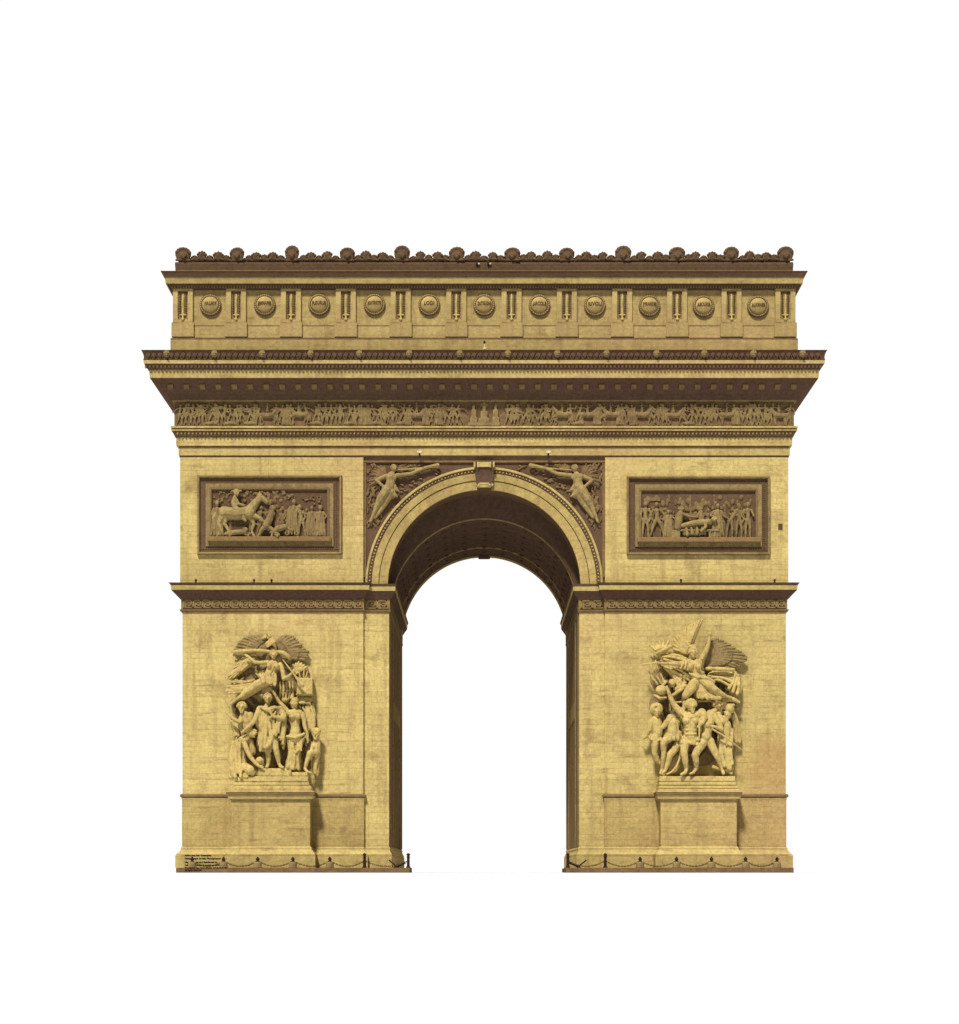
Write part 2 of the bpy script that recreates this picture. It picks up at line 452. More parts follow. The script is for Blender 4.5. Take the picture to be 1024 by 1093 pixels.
# --- piers and upper walls
for poly in (LP, RP):
    m_ = MB(); m_.plan(poly, PAVE - 1, Z(637)); pr_ = m_.build('pier', 'wall', ARCH)
    sd_ = -1 if poly is LP else 1
    m_ = MB(); m_.box(sd_ * 103, sd_ * 101.1, 7, D2 - 7, Z(903.5), Z(653.6)); m_.build('passage_shade_lining', 'soot_shade', pr_)  # added dark slab, shade of the inner pier face put into its colour
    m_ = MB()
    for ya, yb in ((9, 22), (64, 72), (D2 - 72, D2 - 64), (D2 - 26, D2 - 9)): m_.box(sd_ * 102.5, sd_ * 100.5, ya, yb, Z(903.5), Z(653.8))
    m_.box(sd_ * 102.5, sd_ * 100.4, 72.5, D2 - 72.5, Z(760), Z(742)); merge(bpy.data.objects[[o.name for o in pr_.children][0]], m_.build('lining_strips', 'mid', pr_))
for sx in (-1, 1):
    m_ = MB(); m_.box(sx * 324.6, sx * 129, 0, D2, Z(636.8), Z(480)); m_.build('upper_wall', 'wall', ARCH)
def arch_prism(x, zb, zt, cz, R, y0, y1, n=72):
    t = math.asin(max(-1, min(1, (zb - cz) / R)))
    pts = [(-x, zb), (-x, zt), (x, zt), (x, zb)]
    arc = [(R * math.cos(t + (PI - 2 * t) * i / n), cz + R * math.sin(t + (PI - 2 * t) * i / n)) for i in range(n + 1)]
    m_ = MB()
    # quads between the outer outline and the arch
    outer = []
    for ax, az in arc:
        a = math.atan2(az - zb, ax); k = min(x / max(1e-6, abs(math.cos(a))), (zt - zb) / max(1e-6, math.sin(a)))
        outer.append((k * math.cos(a), zb + k * math.sin(a)))
    # make sure the top corners are kept
    def front(y):
        return [U(px_, y, pz_) for px_, pz_ in arc] + [U(px_, y, pz_) for px_, pz_ in outer]
    k = len(arc); vs = front(y0) + front(y1); fs = []
    for i in range(k - 1):
        fs += [(i, i + 1, k + i + 1, k + i), (2 * k + i, 3 * k + i, 3 * k + i + 1, 2 * k + i + 1), (i, 2 * k + i, 2 * k + i + 1, i + 1), (k + i, k + i + 1, 3 * k + i + 1, 3 * k + i)]
    fs += [(0, k, 3 * k, 2 * k), (k - 1, 3 * k - 1, 4 * k - 1, 2 * k - 1)]
    m_.add(vs, fs)
    return m_
C1, C2 = Z(625), Z(648.5)
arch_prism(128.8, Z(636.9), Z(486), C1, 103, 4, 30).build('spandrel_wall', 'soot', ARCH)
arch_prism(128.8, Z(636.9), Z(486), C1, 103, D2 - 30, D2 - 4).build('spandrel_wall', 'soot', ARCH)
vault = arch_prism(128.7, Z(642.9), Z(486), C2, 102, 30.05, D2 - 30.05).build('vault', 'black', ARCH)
# coffers on the soffit of the vault
cf = MB()
for k in range(7):
    y = 38 + (D2 - 76) * k / 6
    w = 2.2
    cf.arc([(102.6, y - w), (101.3, y - w * .7), (101.3, y + w * .7), (102.6, y + w)], C2, .02, PI - .02, 60)
for k in range(14):
    a = PI * (k + .5) / 14
    cf.arc([(102.6, 36), (102.6, D2 - 36), (101.4, D2 - 36), (101.4, 36)], C2, a - .012, a + .012, 2)
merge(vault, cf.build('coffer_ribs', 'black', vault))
ra = MB(); ra.arc([(102.6, 33), (100.9, 33.2), (100.9, 34.6), (102.6, 34.8)], C2, .03, PI - .03); ra.arc([(102.6, D2 - 88), (100.4, D2 - 87.6), (100.4, D2 - 85.4), (102.6, D2 - 85)], C2, .03, PI - .03); merge(vault, ra.build('vault_band', 'mid', vault))
ro = MB()
for k in range(6):
    y = 38 + (D2 - 76) * (k + .5) / 6
    for j in range(13):
        a = PI * (j + 1) / 14
        c = U(101.2 * math.cos(a), y, C2 + 101.2 * math.sin(a))
        e1 = Vector((-math.sin(a), 0, math.cos(a))); e2 = Vector((0, 1, 0)); e3 = Vector((math.cos(a), 0, math.sin(a)))
        ro.sphere(c, 1, (e1 * 2.4 * S, e2 * 2.6 * S, e3 * 1.0 * S), 8, 5)
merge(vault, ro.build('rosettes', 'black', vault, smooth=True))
# plain raised ribs that edge the vault front and back
rb = MB()
rb.arc([(102.5, D2 - 36), (99.6, D2 - 35.6), (99.6, D2 - 31.2), (102.5, D2 - 31)], C2, .03, PI - .03)
rb.build('vault_rib', 'plain', vault)  # paler than the vault: light from behind is put into the colour
vb = MB(); vb.box(-7.5, 7.5, D2 - 36, D2 - 30.2, C2 + 97.4, C2 + 103); vb.build('rear_keystone', 'soot', vault, bevel=.12)
# --- archivolt, both faces
for sgn, y0 in ((1, 4), (-1, D2 - 4)):
    def pr(*a): return [(r, y0 - sgn * p) for r, p in a]
    def A_(name, mat, *a):
        m_ = MB(); m_.arc(pr(*a), C1, -.0, PI + .0, 96); return m_.build(name, mat, ARCH)
    av = A_('archivolt', 'arch', (112.2, -1), (112.2, 1.0), (103.2, .8), (102.95, .5), (102.95, -1))
    A_('archivolt_fascia', 'arch', (120.2, -1), (120.2, 2.2), (113.0, 2.0), (113.0, -1))
    A_('archivolt_rim', 'plain', (127.2, -1), (127.2, 2.2), (126.4, 3.6), (124.9, 3.6), (124.5, 2.6), (124.5, -1))
    bd = MB(); bd.arc(pr((124.4, -1), (124.4, 2.4), (120.6, 1.2), (120.6, -1)), C1, 0, PI, 96)
    bead = bd.build('bead_band', 'soot', ARCH)
    bb = MB()
    for k in range(104):
        a = PI * (k + .5) / 104; r = 122.5
        bb.sphere(U(r * math.cos(a), y0 - sgn * 1.9, C1 + r * math.sin(a)), .85 * S, None, 6, 4)
    merge(bead, bb.build('beads', 'carved', bead, smooth=True))
# --- keystone console (front and back)
for sgn, y0 in ((1, 4), (-1, D2 - 4)):
    def yy(p): return y0 - sgn * p
    k_ = MB()
    zt, zb = Z(491.5, 8), Z(519, 8)
    pts = [(10.8, zt, 1), (10.8, zt, 8), (11, zt - 4, 9.2), (10.4, zt - 7, 7.5), (9.6, zt - 14, 6.2), (9.0, zt - 21, 7.2), (8.6, zt - 25, 8.4), (7.6, zb, 6.5), (7.4, zb - 1.5, 3), (7.4, zb - 1.5, -1)]
    vs = [U(-w, yy(p), z) for w, z, p in pts] + [U(w, yy(p), z) for w, z, p in pts] + [U(-10.8, yy(-1), zt), U(10.8, yy(-1), zt)]
    n = len(pts)
    k_.add(vs, [(i, i + 1, n + i + 1, n + i) for i in range(n - 1)] + [tuple(range(n)) + (2 * n,), tuple(range(2 * n - 1, n - 1, -1)) + (2 * n + 1,), (0, n, 2 * n + 1, 2 * n)])
    key = k_.build('keystone', 'black', ARCH)
    vo = MB()
    for x in (-10.2, -6.6, 6.6, 10.2):
        vo.cone(U(x, yy(8.2), zt - .8), U(x, yy(9.5), zt - 6.5), 1.1 * S, 1.0 * S, 8)
        vo.sphere(U(x * .86, yy(8.2), zb + 2.2), 1.5 * S, None, 8, 5)
    vo.cone(U(-7.5, yy(7.2), zb + 1.0), U(7.5, yy(7.2), zb + 1.0), 1.3 * S, 1.3 * S, 8)
    vo.box(-5.6, 5.6, yy(7), yy(9.3), zt - 6, zt - 1)
    vo.box(-5.2, 5.2, yy(6), yy(8.6), zb + 2.6, zb + 4.6)
    vo.build('scroll', 'plain', key)
# --- spandrel frame
fr = MB()
fr.pbox(388.5, 645.5, 488.5, 493.5, -4.5, -2.0)
fr.pbox(388.4, 391.0, 493.7, 616, -4.5, -2.6); fr.pbox(643, 645.6, 493.7, 616, -4.5, -2.6)
fr.build('spandrel_frame', 'soot_shade', ARCH)

# --- impost cornice on each pier
def zf(e, y): return (e, y)
for poly, w in ((LP, LW), (RP, RW)):
    m_ = MB(); m_.sweep(poly, prof((12.6, 621.6), (12.0, 622.6), (10.8, 624.4)), w); im = m_.build('impost_cyma', 'soot', ARCH)
    m_ = MB(); m_.sweep(poly, prof((10.8, 624.7), (10.3, 629.4)), w); m_.build('impost_corona', 'plain', ARCH)
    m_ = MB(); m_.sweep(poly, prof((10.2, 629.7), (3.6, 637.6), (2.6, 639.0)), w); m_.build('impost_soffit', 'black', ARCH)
    m_ = MB(); m_.sweep(poly, prof((1.3, 639.2), (1.3, 650)), w); kb = m_.build('key_band', 'key', ARCH)
    m_ = MB(); m_.sweep(poly, prof((2.6, 650.2), (2.6, 651.4), (1.2, 653.4)), w); m_.build('impost_bead', 'soot_shade', ARCH)
    kk = MB()
    def key_run(x0, x1, y, fixed_x=None, sgn=1):
        n = max(1, int(round(abs(x1 - x0) / 10.2))); st = (x1 - x0) / n; k = st / 10.2
        path = [(1, .6), (1, 8.2), (8.8, 8.2), (8.8, 2.8), (4.2, 2.8), (4.2, 5.6), (6.4, 5.6)]
        segs = list(zip(path[:-1], path[1:])) + [((0, .6), (10.2, .6))]
        z0 = Z(649.2)
        for i in range(n):
            for (a, b_), (c, d_) in segs:
                xa, xb = x0 + i * st + (min(a, c) - .55) * k, x0 + i * st + (max(a, c) + .55) * k
                za, zb_ = z0 + min(b_, d_) - .5, z0 + max(b_, d_) + .5
                if fixed_x is None: kk.box(xa, xb, y - .9, y + .3, za, zb_)
                else: kk.box(fixed_x - .3 * sgn, fixed_x + .9 * sgn, xa, xb, za, zb_)
    s_ = -1 if poly is LP else 1
    key_run(*sorted((s_ * 321, s_ * 130.5)), -1.3)
    key_run(*sorted((s_ * 127, s_ * 103)), 4 - .85)
    key_run(8, D2 - 8, 0, s_ * (101.7 - .85), -s_)
    merge(kb, kk.build('greek_key', 'relief', kb))
    # base plinth, all round the pier
    BW = [1, .8, .8, .5, .8, .8, 1, 1]
    if s_ > 0: BW = list(reversed(BW[:-1])) + [BW[-1]]
    m_ = MB(); m_.sweep(poly, prof((.3, 903.8), (1.6, 905.2), (1.6, 906.4)), [1, .8, .8, .8, .8, .8, 1, 1]); m_.build('base_fillet', 'plain', ARCH)
    m_ = MB(); m_.sweep(poly, [(-4, Z(906.6)), (1.6, Z(906.6)), (3.2, Z(909.5)), (6.0, Z(911.8)), (6.0, Z(912.6)), (-4, Z(912.6))], BW); m_.build('base_moulding', 'plain', ARCH)
    m_ = MB(); m_.sweep(poly, [(-4, Z(912.9)), (6.6, Z(912.9)), (6.6, PAVE + .1), (-4, PAVE + .1)], BW); m_.build('plinth', 'plain', ARCH)
    # string course round the outer block
    blk = [(-322, 0), (-127, 0), (-127, 3), (-322, 3)]
    blk = [(-322, 0), (-128.7, 0), (-128.7, D2), (-322, D2)]
    if s_ > 0: blk = mir(blk)
    m_ = MB(); m_.sweep(blk, prof((1.2, 847.4), (2.4, 848.4), (2.4, 850.2), (1.2, 851.4)), None); m_.build('string_course', 'soot_shade', ARCH)
    m_ = MB(); m_.sweep(blk, prof((.9, 851.7), (.9, 853.4)), None); m_.build('string_fillet', 'plain', ARCH)
    m_ = MB(); m_.sweep(blk, prof((.5, 853.6), (.5, 903.6)), None); m_.build('dado_facing', 'dado', ARCH)

# --- entablature
def band(name, mat, *pts, poly=RECT, parent=ARCH):
    m_ = MB(); m_.sweep(poly, prof(*pts)); return m_.build(name, mat, parent)
m_ = MB(); m_.box(-324.5, 324.5, .6, D2 - .6, Z(487), Z(372)); m_.build('entablature_core', 'plain', ARCH)
band('architrave', 'plain', (1.0, 477.6), (1.0, 486.0))
band('architrave_upper', 'plain', (3.2, 466.8), (3.2, 475.6))
band('architrave_groove', 'black', (.4, 475.7), (.4, 477.5))
band('architrave_groove', 'black', (.2, 486.2), (.2, 488.0))
egg = band('egg_moulding', 'soot', (7.0, 459.9), (4.2, 466.4))
band('frieze_ledge', 'plain', (8.2, 454.6), (8.2, 456.6))
band('frieze_ledge', 'soot', (6.8, 456.8), (6.8, 457.9))
band('frieze_ledge', 'plain', (8.0, 458.1), (7.6, 459.7))
frz = band('frieze', 'soot_shade', (4.8, 428.6), (4.8, 454.4))
band('frieze_fillet', 'relief', (7.4, 426.9), (7.0, 428.4))
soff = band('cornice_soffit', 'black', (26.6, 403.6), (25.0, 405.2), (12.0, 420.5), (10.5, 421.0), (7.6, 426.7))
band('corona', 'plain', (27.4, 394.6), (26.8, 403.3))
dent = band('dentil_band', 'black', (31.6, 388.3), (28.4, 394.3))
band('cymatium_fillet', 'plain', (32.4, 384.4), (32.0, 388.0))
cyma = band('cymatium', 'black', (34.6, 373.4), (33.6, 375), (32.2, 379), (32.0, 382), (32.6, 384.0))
rowsB = MB()
for x in range(-326, 327, 4):        # egg pattern
    rowsB.sphere(U(x, -6.1, Z(463, 6)), 1, (Vector((1.25 * S, 0, 0)), Vector((0, 1.3 * S, 0)), Vector((0, 0, 1.6 * S))), 7, 4)
merge(egg, rowsB.build('egg_row', 'relief', egg, smooth=True))
rowsB = MB()
for x in range(-355, 356, 4):
    rowsB.box(x - 1.1, x + 1.1, -30.9, -27.8, Z(392.6, 30), Z(389.6, 30))
merge(dent, rowsB.build('dentil_row', 'soot', dent))
mut0 = None                            # square mutules under the soffit
for k in range(40):
    mo = MB()
    x = (182 + 17.06 * k - CX) * .989
    if x > 336: break
    e0, y0_, e1, y1_ = 20.6, 409.3, 16.2, 414.6
    w = 2.9
    ang = Vector((0, -(e0 - e1), Z(y0_, e0) - Z(y1_, e1)))
    a, b_ = (U(x, -e0, Z(y0_, e0)), U(x, -e1, Z(y1_, e1)))
    nrm = Vector((0, -(Z(y0_, e0) - Z(y1_, e1)), -(e0 - e1))).normalized()
    vs = []
    for c in (a, b_):
        for dx in (-w, w):
            for t in (-.2, 2.0): vs.append(c + Vector((dx * S, 0, 0)) + nrm * t * S)
    mo.add(vs, [(0, 1, 3, 2), (4, 6, 7, 5), (0, 4, 5, 1), (2, 3, 7, 6), (0, 2, 6, 4), (1, 5, 7, 3)])
    mo.build('mutule', 'soot_shade', soff)
pm = MB()                              # palmette relief of the cymatium
x = -352
while x < 353:
    k = random.choice((0, 1, 2))
    for t in (-1, 0, 1):
        pm.cone(U(x, -32.6, Z(383, 33)), U(x + t * 1.7, -34.2, Z(376.5 + abs(t), 34)), .5 * S, .8 * S, 6)
        pm.sphere(U(x + t * 1.7, -33.8, Z(376.8 + abs(t), 34)), .85 * S, None, 6, 4)
    pm.cone(U(x + 2.9, -32.4, Z(383, 33)), U(x + 2.9, -33.2, Z(379, 33)), .6 * S, .3 * S, 6)
    x += 6.1
merge(cyma, pm.build('palmette_relief', 'soot', cyma, smooth=True))
# lion heads: one mesh each, shared
def lion():
    c = Carve()
    k = 1.0
    c.el(0, 0, 0, 3.6, 4.0, 2.4)
    for a in range(10):
        t = a * 2 * PI / 10
        c.el(math.sin(t) * 3.3, -math.cos(t) * 3.6, -.3, 1.3, 1.3, 1.5)
    c.el(0, 1.3, 2.2, 1.7, 1.4, 1.6); c.el(0, -.2, 2.3, .7, 1.6, 1.0)
    c.el(-1.5, -1.0, 1.9, .8, .6, .6); c.el(1.5, -1.0, 1.9, .8, .6, .6)
    c.el(-2.6, -3.4, .8, .9, .9, .8); c.el(2.6, -3.4, .8, .9, .9, .8)
    o_ = c.v; base = V(0, 0, 0)
    c.v = [tuple(Vector(v) - base) for v in c.v]
    return c
lion0 = lion().build('lion_head', 'mid', cyma, vox=.032)
LX = [178, 229, 280, 331.7, 383.8, 437, 490.8, 542.4, 595, 647.6, 701, 752, 804.5, 857]
for i, x in enumerate(LX):
    o = lion0 if i == 0 else lion0.copy()
    if i: col.objects.link(o); o.parent = cyma
    o.location = V(x, 377.6, 33.4); o.scale = (.80, 1, .84)

# --- attic
ATT = [(-328, -1), (328, -1), (328, D2 + 1), (-328, D2 + 1)]
m_ = MB(); m_.plan(ATT, Z(373), Z(289)); attic = m_.build('attic', 'attic', ARCH)
AR = [(-325, 4), (325, 4), (325, D2 - 4), (-325, D2 - 4)]
def aband(name, mat, *pts, parent=ARCH): return band(name, mat, *pts, poly=AR, parent=parent)
aband('attic_base', 'attic', (9.0, 361.0), (9.0, 374.0))
aband('attic_ledge', 'soot', (8.2, 359.4), (9.2, 360.8))
aband('attic_dado', 'attic', (6.4, 346.9), (6.4, 359.2))
aband('dado_line', 'soot_shade', (6.6, 345.9), (6.6, 346.7))
ab = aband('attic_bed_moulding', 'black', (12.6, 301.4), (9.6, 304.6), (7.2, 307.8))
aband('attic_corona', 'attic', (14.0, 294.0), (13.4, 301.1))
aband('attic_cyma', 'soot', (18.0, 287.6), (17.0, 289), (15.0, 293.7))
aband('parapet', 'soot', (4.6, 278.4), (5.0, 280), (4.4, 288.5))
# slope of the parapet coping
rd = MB()
for x in range(-332, 333, 3):
    rd.box(x - .75, x + .75, 4 - 10.2, 4 - 5.5, Z(306.2, 8), Z(302.6, 8))
merge(ab, rd.build('dentil_row', 'relief', ab))
PX = [195.7, 252.4, 311, 369.5, 428, 487.3, 546.2, 605.2, 664.2, 722.8, 780.8, 838.2]
SX = [225, 283, 341, 400, 458.3, 517, 576, 635, 693.3, 751, 809]
dz = [0, -.5, -1.0, -1.0, -.6, -.2, .2, .7, 1.2, 1.8, 2.4]
NAMES = ['VALMY', 'JEMMAPES', 'FLEURUS', 'MONTENOTTE', 'LODI', 'CASTIGLIONE', 'ARCOLE', 'RIVOLI', 'PYRAMIDES', 'ABOUKIR', 'ALKMAER']
pil = MB()      # pilaster mesh at the origin, shared by all
def pil_mesh():
    m_ = MB()
    o_ = V(CX, 326, 0)
    w = 10.7
    def bx(x0, x1, y0, y1, p0, p1):
        q = 1
        m_.box(x0, x1, -p1, -p0, (326 - y1), (326 - y0))
    # frame of the pilaster leaves a sunk centre panel
    bx(-w, -5.3, 308.4, 345.6, -1, 2.4); bx(5.3, w, 308.4, 345.6, -1, 2.4)
    bx(-5.28, 5.28, 308.4, 312, -1, 2.4); bx(-5.28, 5.28, 342.6, 345.6, -1, 2.4)
    bx(-12.0, 12.0, 345.9, 361.2, -1, 3.3)
    return m_
pm0 = pil_mesh()
pil0 = pm0.build('pilaster', 'attic', ARCH, bevel=.015)
pb = MB(); pb.box(-5.2, 5.2, -.4, 1, 326 - 342.5, 326 - 312.1)
pan0 = pb.build('sunk_panel', 'mid', pil0)
sw = Carve(517, 326, 1)
for v in (0,):
    base = V(517, 326, 0)
    sw.ch((0, -11.2, .8, .7), (0, -8, 1.4, 1.25), (0, 10.5, 1.4, 1.35))
    sw.ch((-3.2, 10.8, 1.3, .8), (0, 11.5, 1.8, 1.0), (3.2, 10.8, 1.3, .8))
    sw.ch((0, 11, 1.8, .9), (0, 14.6, 2.8, .9)); sw.el(0, 15.6, 2.8, 2.0, 1.6, 1.2)
    sw.v = [tuple(Vector(v_) - base) for v_ in sw.v]
sword0 = sw.build('sword', 'carved', pil0, vox=.04)
lf = Carve(517, 326, 1); base = V(517, 326, 0)
for k in range(9):
    y = -11 + k * 2.5
    for sx in (-1, 1): lf.el(sx * 3.1, y, .7, 1.25, .8, .7, sx * 35)
lf.ch((-4.3, -12.6, .8, .7), (4.3, -12.6, .8, .7)); lf.v = [tuple(Vector(v_) - base) for v_ in lf.v]
leaf0 = lf.build('laurel', 'soot', pil0, smooth=True)
for i, x in enumerate(PX):
    loc = V(x, 325.1, 1.6)
    if i == 0: pil0.location = loc; continue
    r = pil0.copy(); col.objects.link(r); r.location = loc; r.parent = ARCH
    for ch_ in (pan0, sword0, leaf0):
        c = ch_.copy(); col.objects.link(c); c.parent = r
sh = MB()
sh.lathe(Vector((0, 0, 0)), [(11.6 * S, -.2 * S), (11.6 * S, 1.6 * S), (10.9 * S, 2.6 * S), (9.4 * S, 2.8 * S), (8.9 * S, 1.6 * S)], 40, 'y')
shield0 = sh.build('shield', 'soot_shade', ARCH)
ds = MB()
ds.lathe(Vector((0, 0, 0)), [(8.9 * S, .5 * S), (8.8 * S, 2.6 * S), (7.4 * S, 3.8 * S), (5.0 * S, 4.8 * S), (2.4 * S, 5.3 * S), (.6 * S, 5.4 * S)], 32, 'y')
dome0 = ds.build('shield_boss', 'attic', shield0, smooth=True)
bs = MB()
for k in range(28):
    a = 2 * PI * k / 28
    bs.sphere(Vector((10.2 * S * math.cos(a), -2.7 * S, 10.2 * S * math.sin(a))), .62 * S, None, 6, 4)
merge(shield0, bs.build('studs', 'carved', shield0, smooth=True))
def text_mesh(name, body, size, mat, parent, loc, width=None, extrude=.02, bow=0., bold=0.0):
    cu = bpy.data.curves.new(name, 'FONT'); cu.body = body; cu.size = size; cu.extrude = extrude; cu.align_x = 'CENTER' if width != 0 else 'LEFT'
    cu.align_y = 'CENTER'; cu.offset = bold; cu.resolution_u = 3
    t = bpy.data.objects.new(name, cu); col.objects.link(t)
    dg = bpy.context.evaluated_depsgraph_get(); dg.update()
    me = bpy.data.meshes.new_from_object(t.evaluated_get(dg)); bpy.data.objects.remove(t); bpy.data.curves.remove(cu)
    xs = [v.co.x for v in me.vertices]
    k = 1
    if width: k = width / max(1e-6, (max(xs) - min(xs)))
    for v in me.vertices:
        x, y, z = v.co; x *= k
        v.co = (x, -z + bow * x * x, y)
    me.materials.append(M[mat])
    o_ = bpy.data.objects.new(name, me); col.objects.link(o_); o_.parent = parent; o_.location = loc
    return o_
for i, x in enumerate(SX):
    if i == 0: r = shield0
    else:
        r = shield0.copy(); col.objects.link(r); r.parent = ARCH
        for ch_ in (dome0,):
            c = ch_.copy(); col.objects.link(c); c.parent = r
    r.location = V(x, 326.2 + dz[i] * .6, 1.2)
    nm = NAMES[i]
    text_mesh('lettering', nm, 5.4 * S, 'incised', r, (0, -5.2 * S, .6 * S), width=min(14.4, 2.7 * len(nm)) * S, extrude=.04, bow=.26, bold=.006)
# --- acroteria along the parapet
def acro(w, h, big):
    c = Carve()
    if big:
        c.el(0, -h * .48, 0, w * .5, h * .52, 2.6)
        for k in range(7):
            t = -1.2 + .4 * k
            c.el(math.sin(t) * w * .40, -h * .48 - math.cos(t) * h * .40, .4, w * .13, h * .14, 2.9)
        c.el(0, -h * .40, 2.0, w * .20, h * .26, 2.2); c.el(0, -h * .32, 3.8, w * .07, h * .12, 1.2)
        c.el(-w * .12, -h * .46, 3.4, w * .07, h * .05, .8); c.el(w * .12, -h * .46, 3.4, w * .07, h * .05, .8)
        c.ch((-w * .42, -1.2, .6, 1.3), (w * .42, -1.2, .6, 1.3))
    else:
        c.el(0, -h * .40, 0, w * .40, h * .42, 2.2); c.ch((0, -h * .6, .4, w * .22), (0, -h * .9, .6, w * .10), (0, -h * 1.04, .6, w * .04))
        for k in range(5):
            t = -1.1 + .55 * k
            c.el(math.sin(t) * w * .42, -h * .46 - math.cos(t) * h * .40, .6, w * .13, h * .14, 2.0)
        c.ch((-w * .5, -h * .22, .6, 1.0), (0, -h * .3, .9, 1.1), (w * .5, -h * .22, .6, 1.0))
    b0 = V(0, 0, 0); c.v = [tuple(Vector(v) - b0) for v in c.v]
    return c
big0 = acro(16.5, 15.5, True).build('acroterion', 'soot', ARCH, vox=.032)
mid0 = acro(11.5, 11.0, False).build('palmette', 'soot', ARCH, vox=.032)
sml0 = acro(9, 7.0, False).build('small_palmette', 'soot', ARCH, vox=.032)
BX = [195.6, 253.6, 312, 370.5, 429, 487.6, 546.6, 605.5, 664.8, 722.8, 780.6, 838.4]
use = {'a': 0, 'b': 0, 'c': 0}
def put(src, key, x, y, s_=1.0):
    o = src if use[key] == 0 else src.copy()
    if use[key]: col.objects.link(o); o.parent = ARCH
    use[key] += 1
    o.location = V(x, y, 0); o.scale = (s_ * random.uniform(.93, 1.08), 1, s_ * random.uniform(.90, 1.08)); o.rotation_euler = (0, random.uniform(-.07, .07), random.uniform(-.25, .25))
for i, x in enumerate(BX):
    put(big0, 'a', x, 278.8, 1.0)
    if i < 11:
        L_ = BX[i + 1] - x
        for t in (.34, .645): put(mid0, 'b', x + L_ * t, 279)
        for t in (.21, .49, .79): put(sml0, 'c', x + L_ * t, 279, random.uniform(.85, 1.1))
pp = MB()       # low parapet wall behind the acroteria, with slightly uneven joints
pp.box(-327, 327, 3, 9, Z(279), Z(274.2)); pp.box(-327, -321, 9.1, D2 - 9, Z(279), Z(274.2)); pp.box(321, 327, 9.1, D2 - 9, Z(279), Z(274.2))
pp.build('parapet_wall', 'soot', ARCH)

# --- figures for the low reliefs
def human(c, x, y, h, p=0., st=.12, lean=0., a1=(-100, -80), a2=(-80, -100), robe=False, head=True, f=0, hat=False):
    """standing figure, feet at (x,y); arm angles in degrees, 0 = to the right, 90 = up"""
    hip = (x + lean * h * .1, y - .50 * h); nk = (x + lean * h * .9, y - .82 * h)
    r = .037 * h * c.sc
    X = c.sc
    def pt(q, dp, rr): return (q[0], q[1], p + dp, rr)
    for sg in (-1, 1):
        ft = (x + sg * st * h, y - .02 * h); kn = ((hip[0] + ft[0]) / 2 + .03 * h * (f or sg), y - .27 * h)
        c.ch(pt((hip[0] + sg * .04 * h, hip[1]), .2, r * 1.35), pt(kn, .6, r * 1.0), pt(ft, .1, r * .65), pt((ft[0] + .05 * h * (f or sg), y), .4, r * .6))
    c.ch(pt(hip, 0, r * 1.7), pt(((hip[0] + nk[0]) / 2, (hip[1] + nk[1]) / 2), .2, r * 1.6), pt((nk[0], nk[1] + .05 * h), .3, r * 1.9))
    for sg, (u_, l_) in ((-1, a1), (1, a2)):
        s_ = (nk[0] + sg * .10 * h, nk[1] + .04 * h)
        e_ = (s_[0] + math.cos(math.radians(u_)) * .17 * h, s_[1] - math.sin(math.radians(u_)) * .17 * h)
        w_ = (e_[0] + math.cos(math.radians(l_)) * .17 * h, e_[1] - math.sin(math.radians(l_)) * .17 * h)
        c.ch(pt(s_, .4, r * 1.0), pt(e_, 1.0, r * .8), pt(w_, 1.2, r * .65))
    if robe:
        for k in range(5):
            t = (k - 2) / 2
            c.ch(pt((nk[0] + t * .09 * h, nk[1] + .08 * h), .5, r * .8), pt((hip[0] + t * .11 * h, hip[1]), .9 + .5 * (k % 2), r * .95), pt((x + t * .17 * h, y - .03 * h), .7 + .6 * (k % 2), r * .85))
    c.ch(pt(nk, .4, r * .7), pt((nk[0] + lean * h * .06, nk[1] - .04 * h), .5, r * .7))
    hx, hy = nk[0] + lean * h * .10, nk[1] - .10 * h
    c.el(hx, hy, p + .7, .062 * h * X, .078 * h * X, .075 * h)
    if f: c.el(hx + f * .06 * h, hy + .01 * h, p + 1.0, .025 * h, .02 * h, .03 * h)
    if hat: c.el(hx, hy - .06 * h, p + .8, .085 * h, .03 * h, .06 * h)
def horse(c, x, y, h, p=0., f=1, gallop=True):
    """horse with hooves on y, withers at height h; f=1 looks right"""
    P_ = lambda dx, dy: (x + f * dx * h, y - dy * h)
    def q(dx, dy, dp, r): a = P_(dx, dy); return (a[0], a[1], p + dp, r * h)
    c.ch(q(-.48, .80, .4, .21), q(-.1, .74, .6, .20), q(.34, .80, .5, .23))
    c.ch(q(.40, .92, .6, .17), q(.58, 1.15, .8, .13), q(.72, 1.32, .9, .10))
    c.ch(q(.70, 1.34, 1, .10), q(.92, 1.14, 1.2, .065))
    c.ch(q(.68, 1.42, 1, .035), q(.69, 1.50, 1, .02))
    c.ch(q(-.66, .90, .3, .06), q(-.84, .66, .3, .07), q(-.86, .36, .2, .03))
    if gallop:
        c.ch(q(-.50, .72, .6, .15), q(-.66, .45, .9, .08), q(-.58, .20, .8, .05), q(-.72, .02, .6, .05))
        c.ch(q(-.42, .70, .2, .13), q(-.48, .42, .2, .07), q(-.34, .20, .1, .05), q(-.42, .02, .1, .05))
        c.ch(q(.40, .72, .8, .12), q(.72, .60, 1.2, .065), q(.90, .34, 1.1, .045), q(.98, .22, 1, .045))
        c.ch(q(.34, .68, .3, .11), q(.50, .42, .4, .06), q(.42, .18, .3, .045), q(.50, .02, .3, .05))
    else:
        for dx in (-.5, -.38, .30, .42): c.ch(q(dx, .7, .5, .12), q(dx + .02, .40, .6, .065), q(dx, .02, .5, .05))

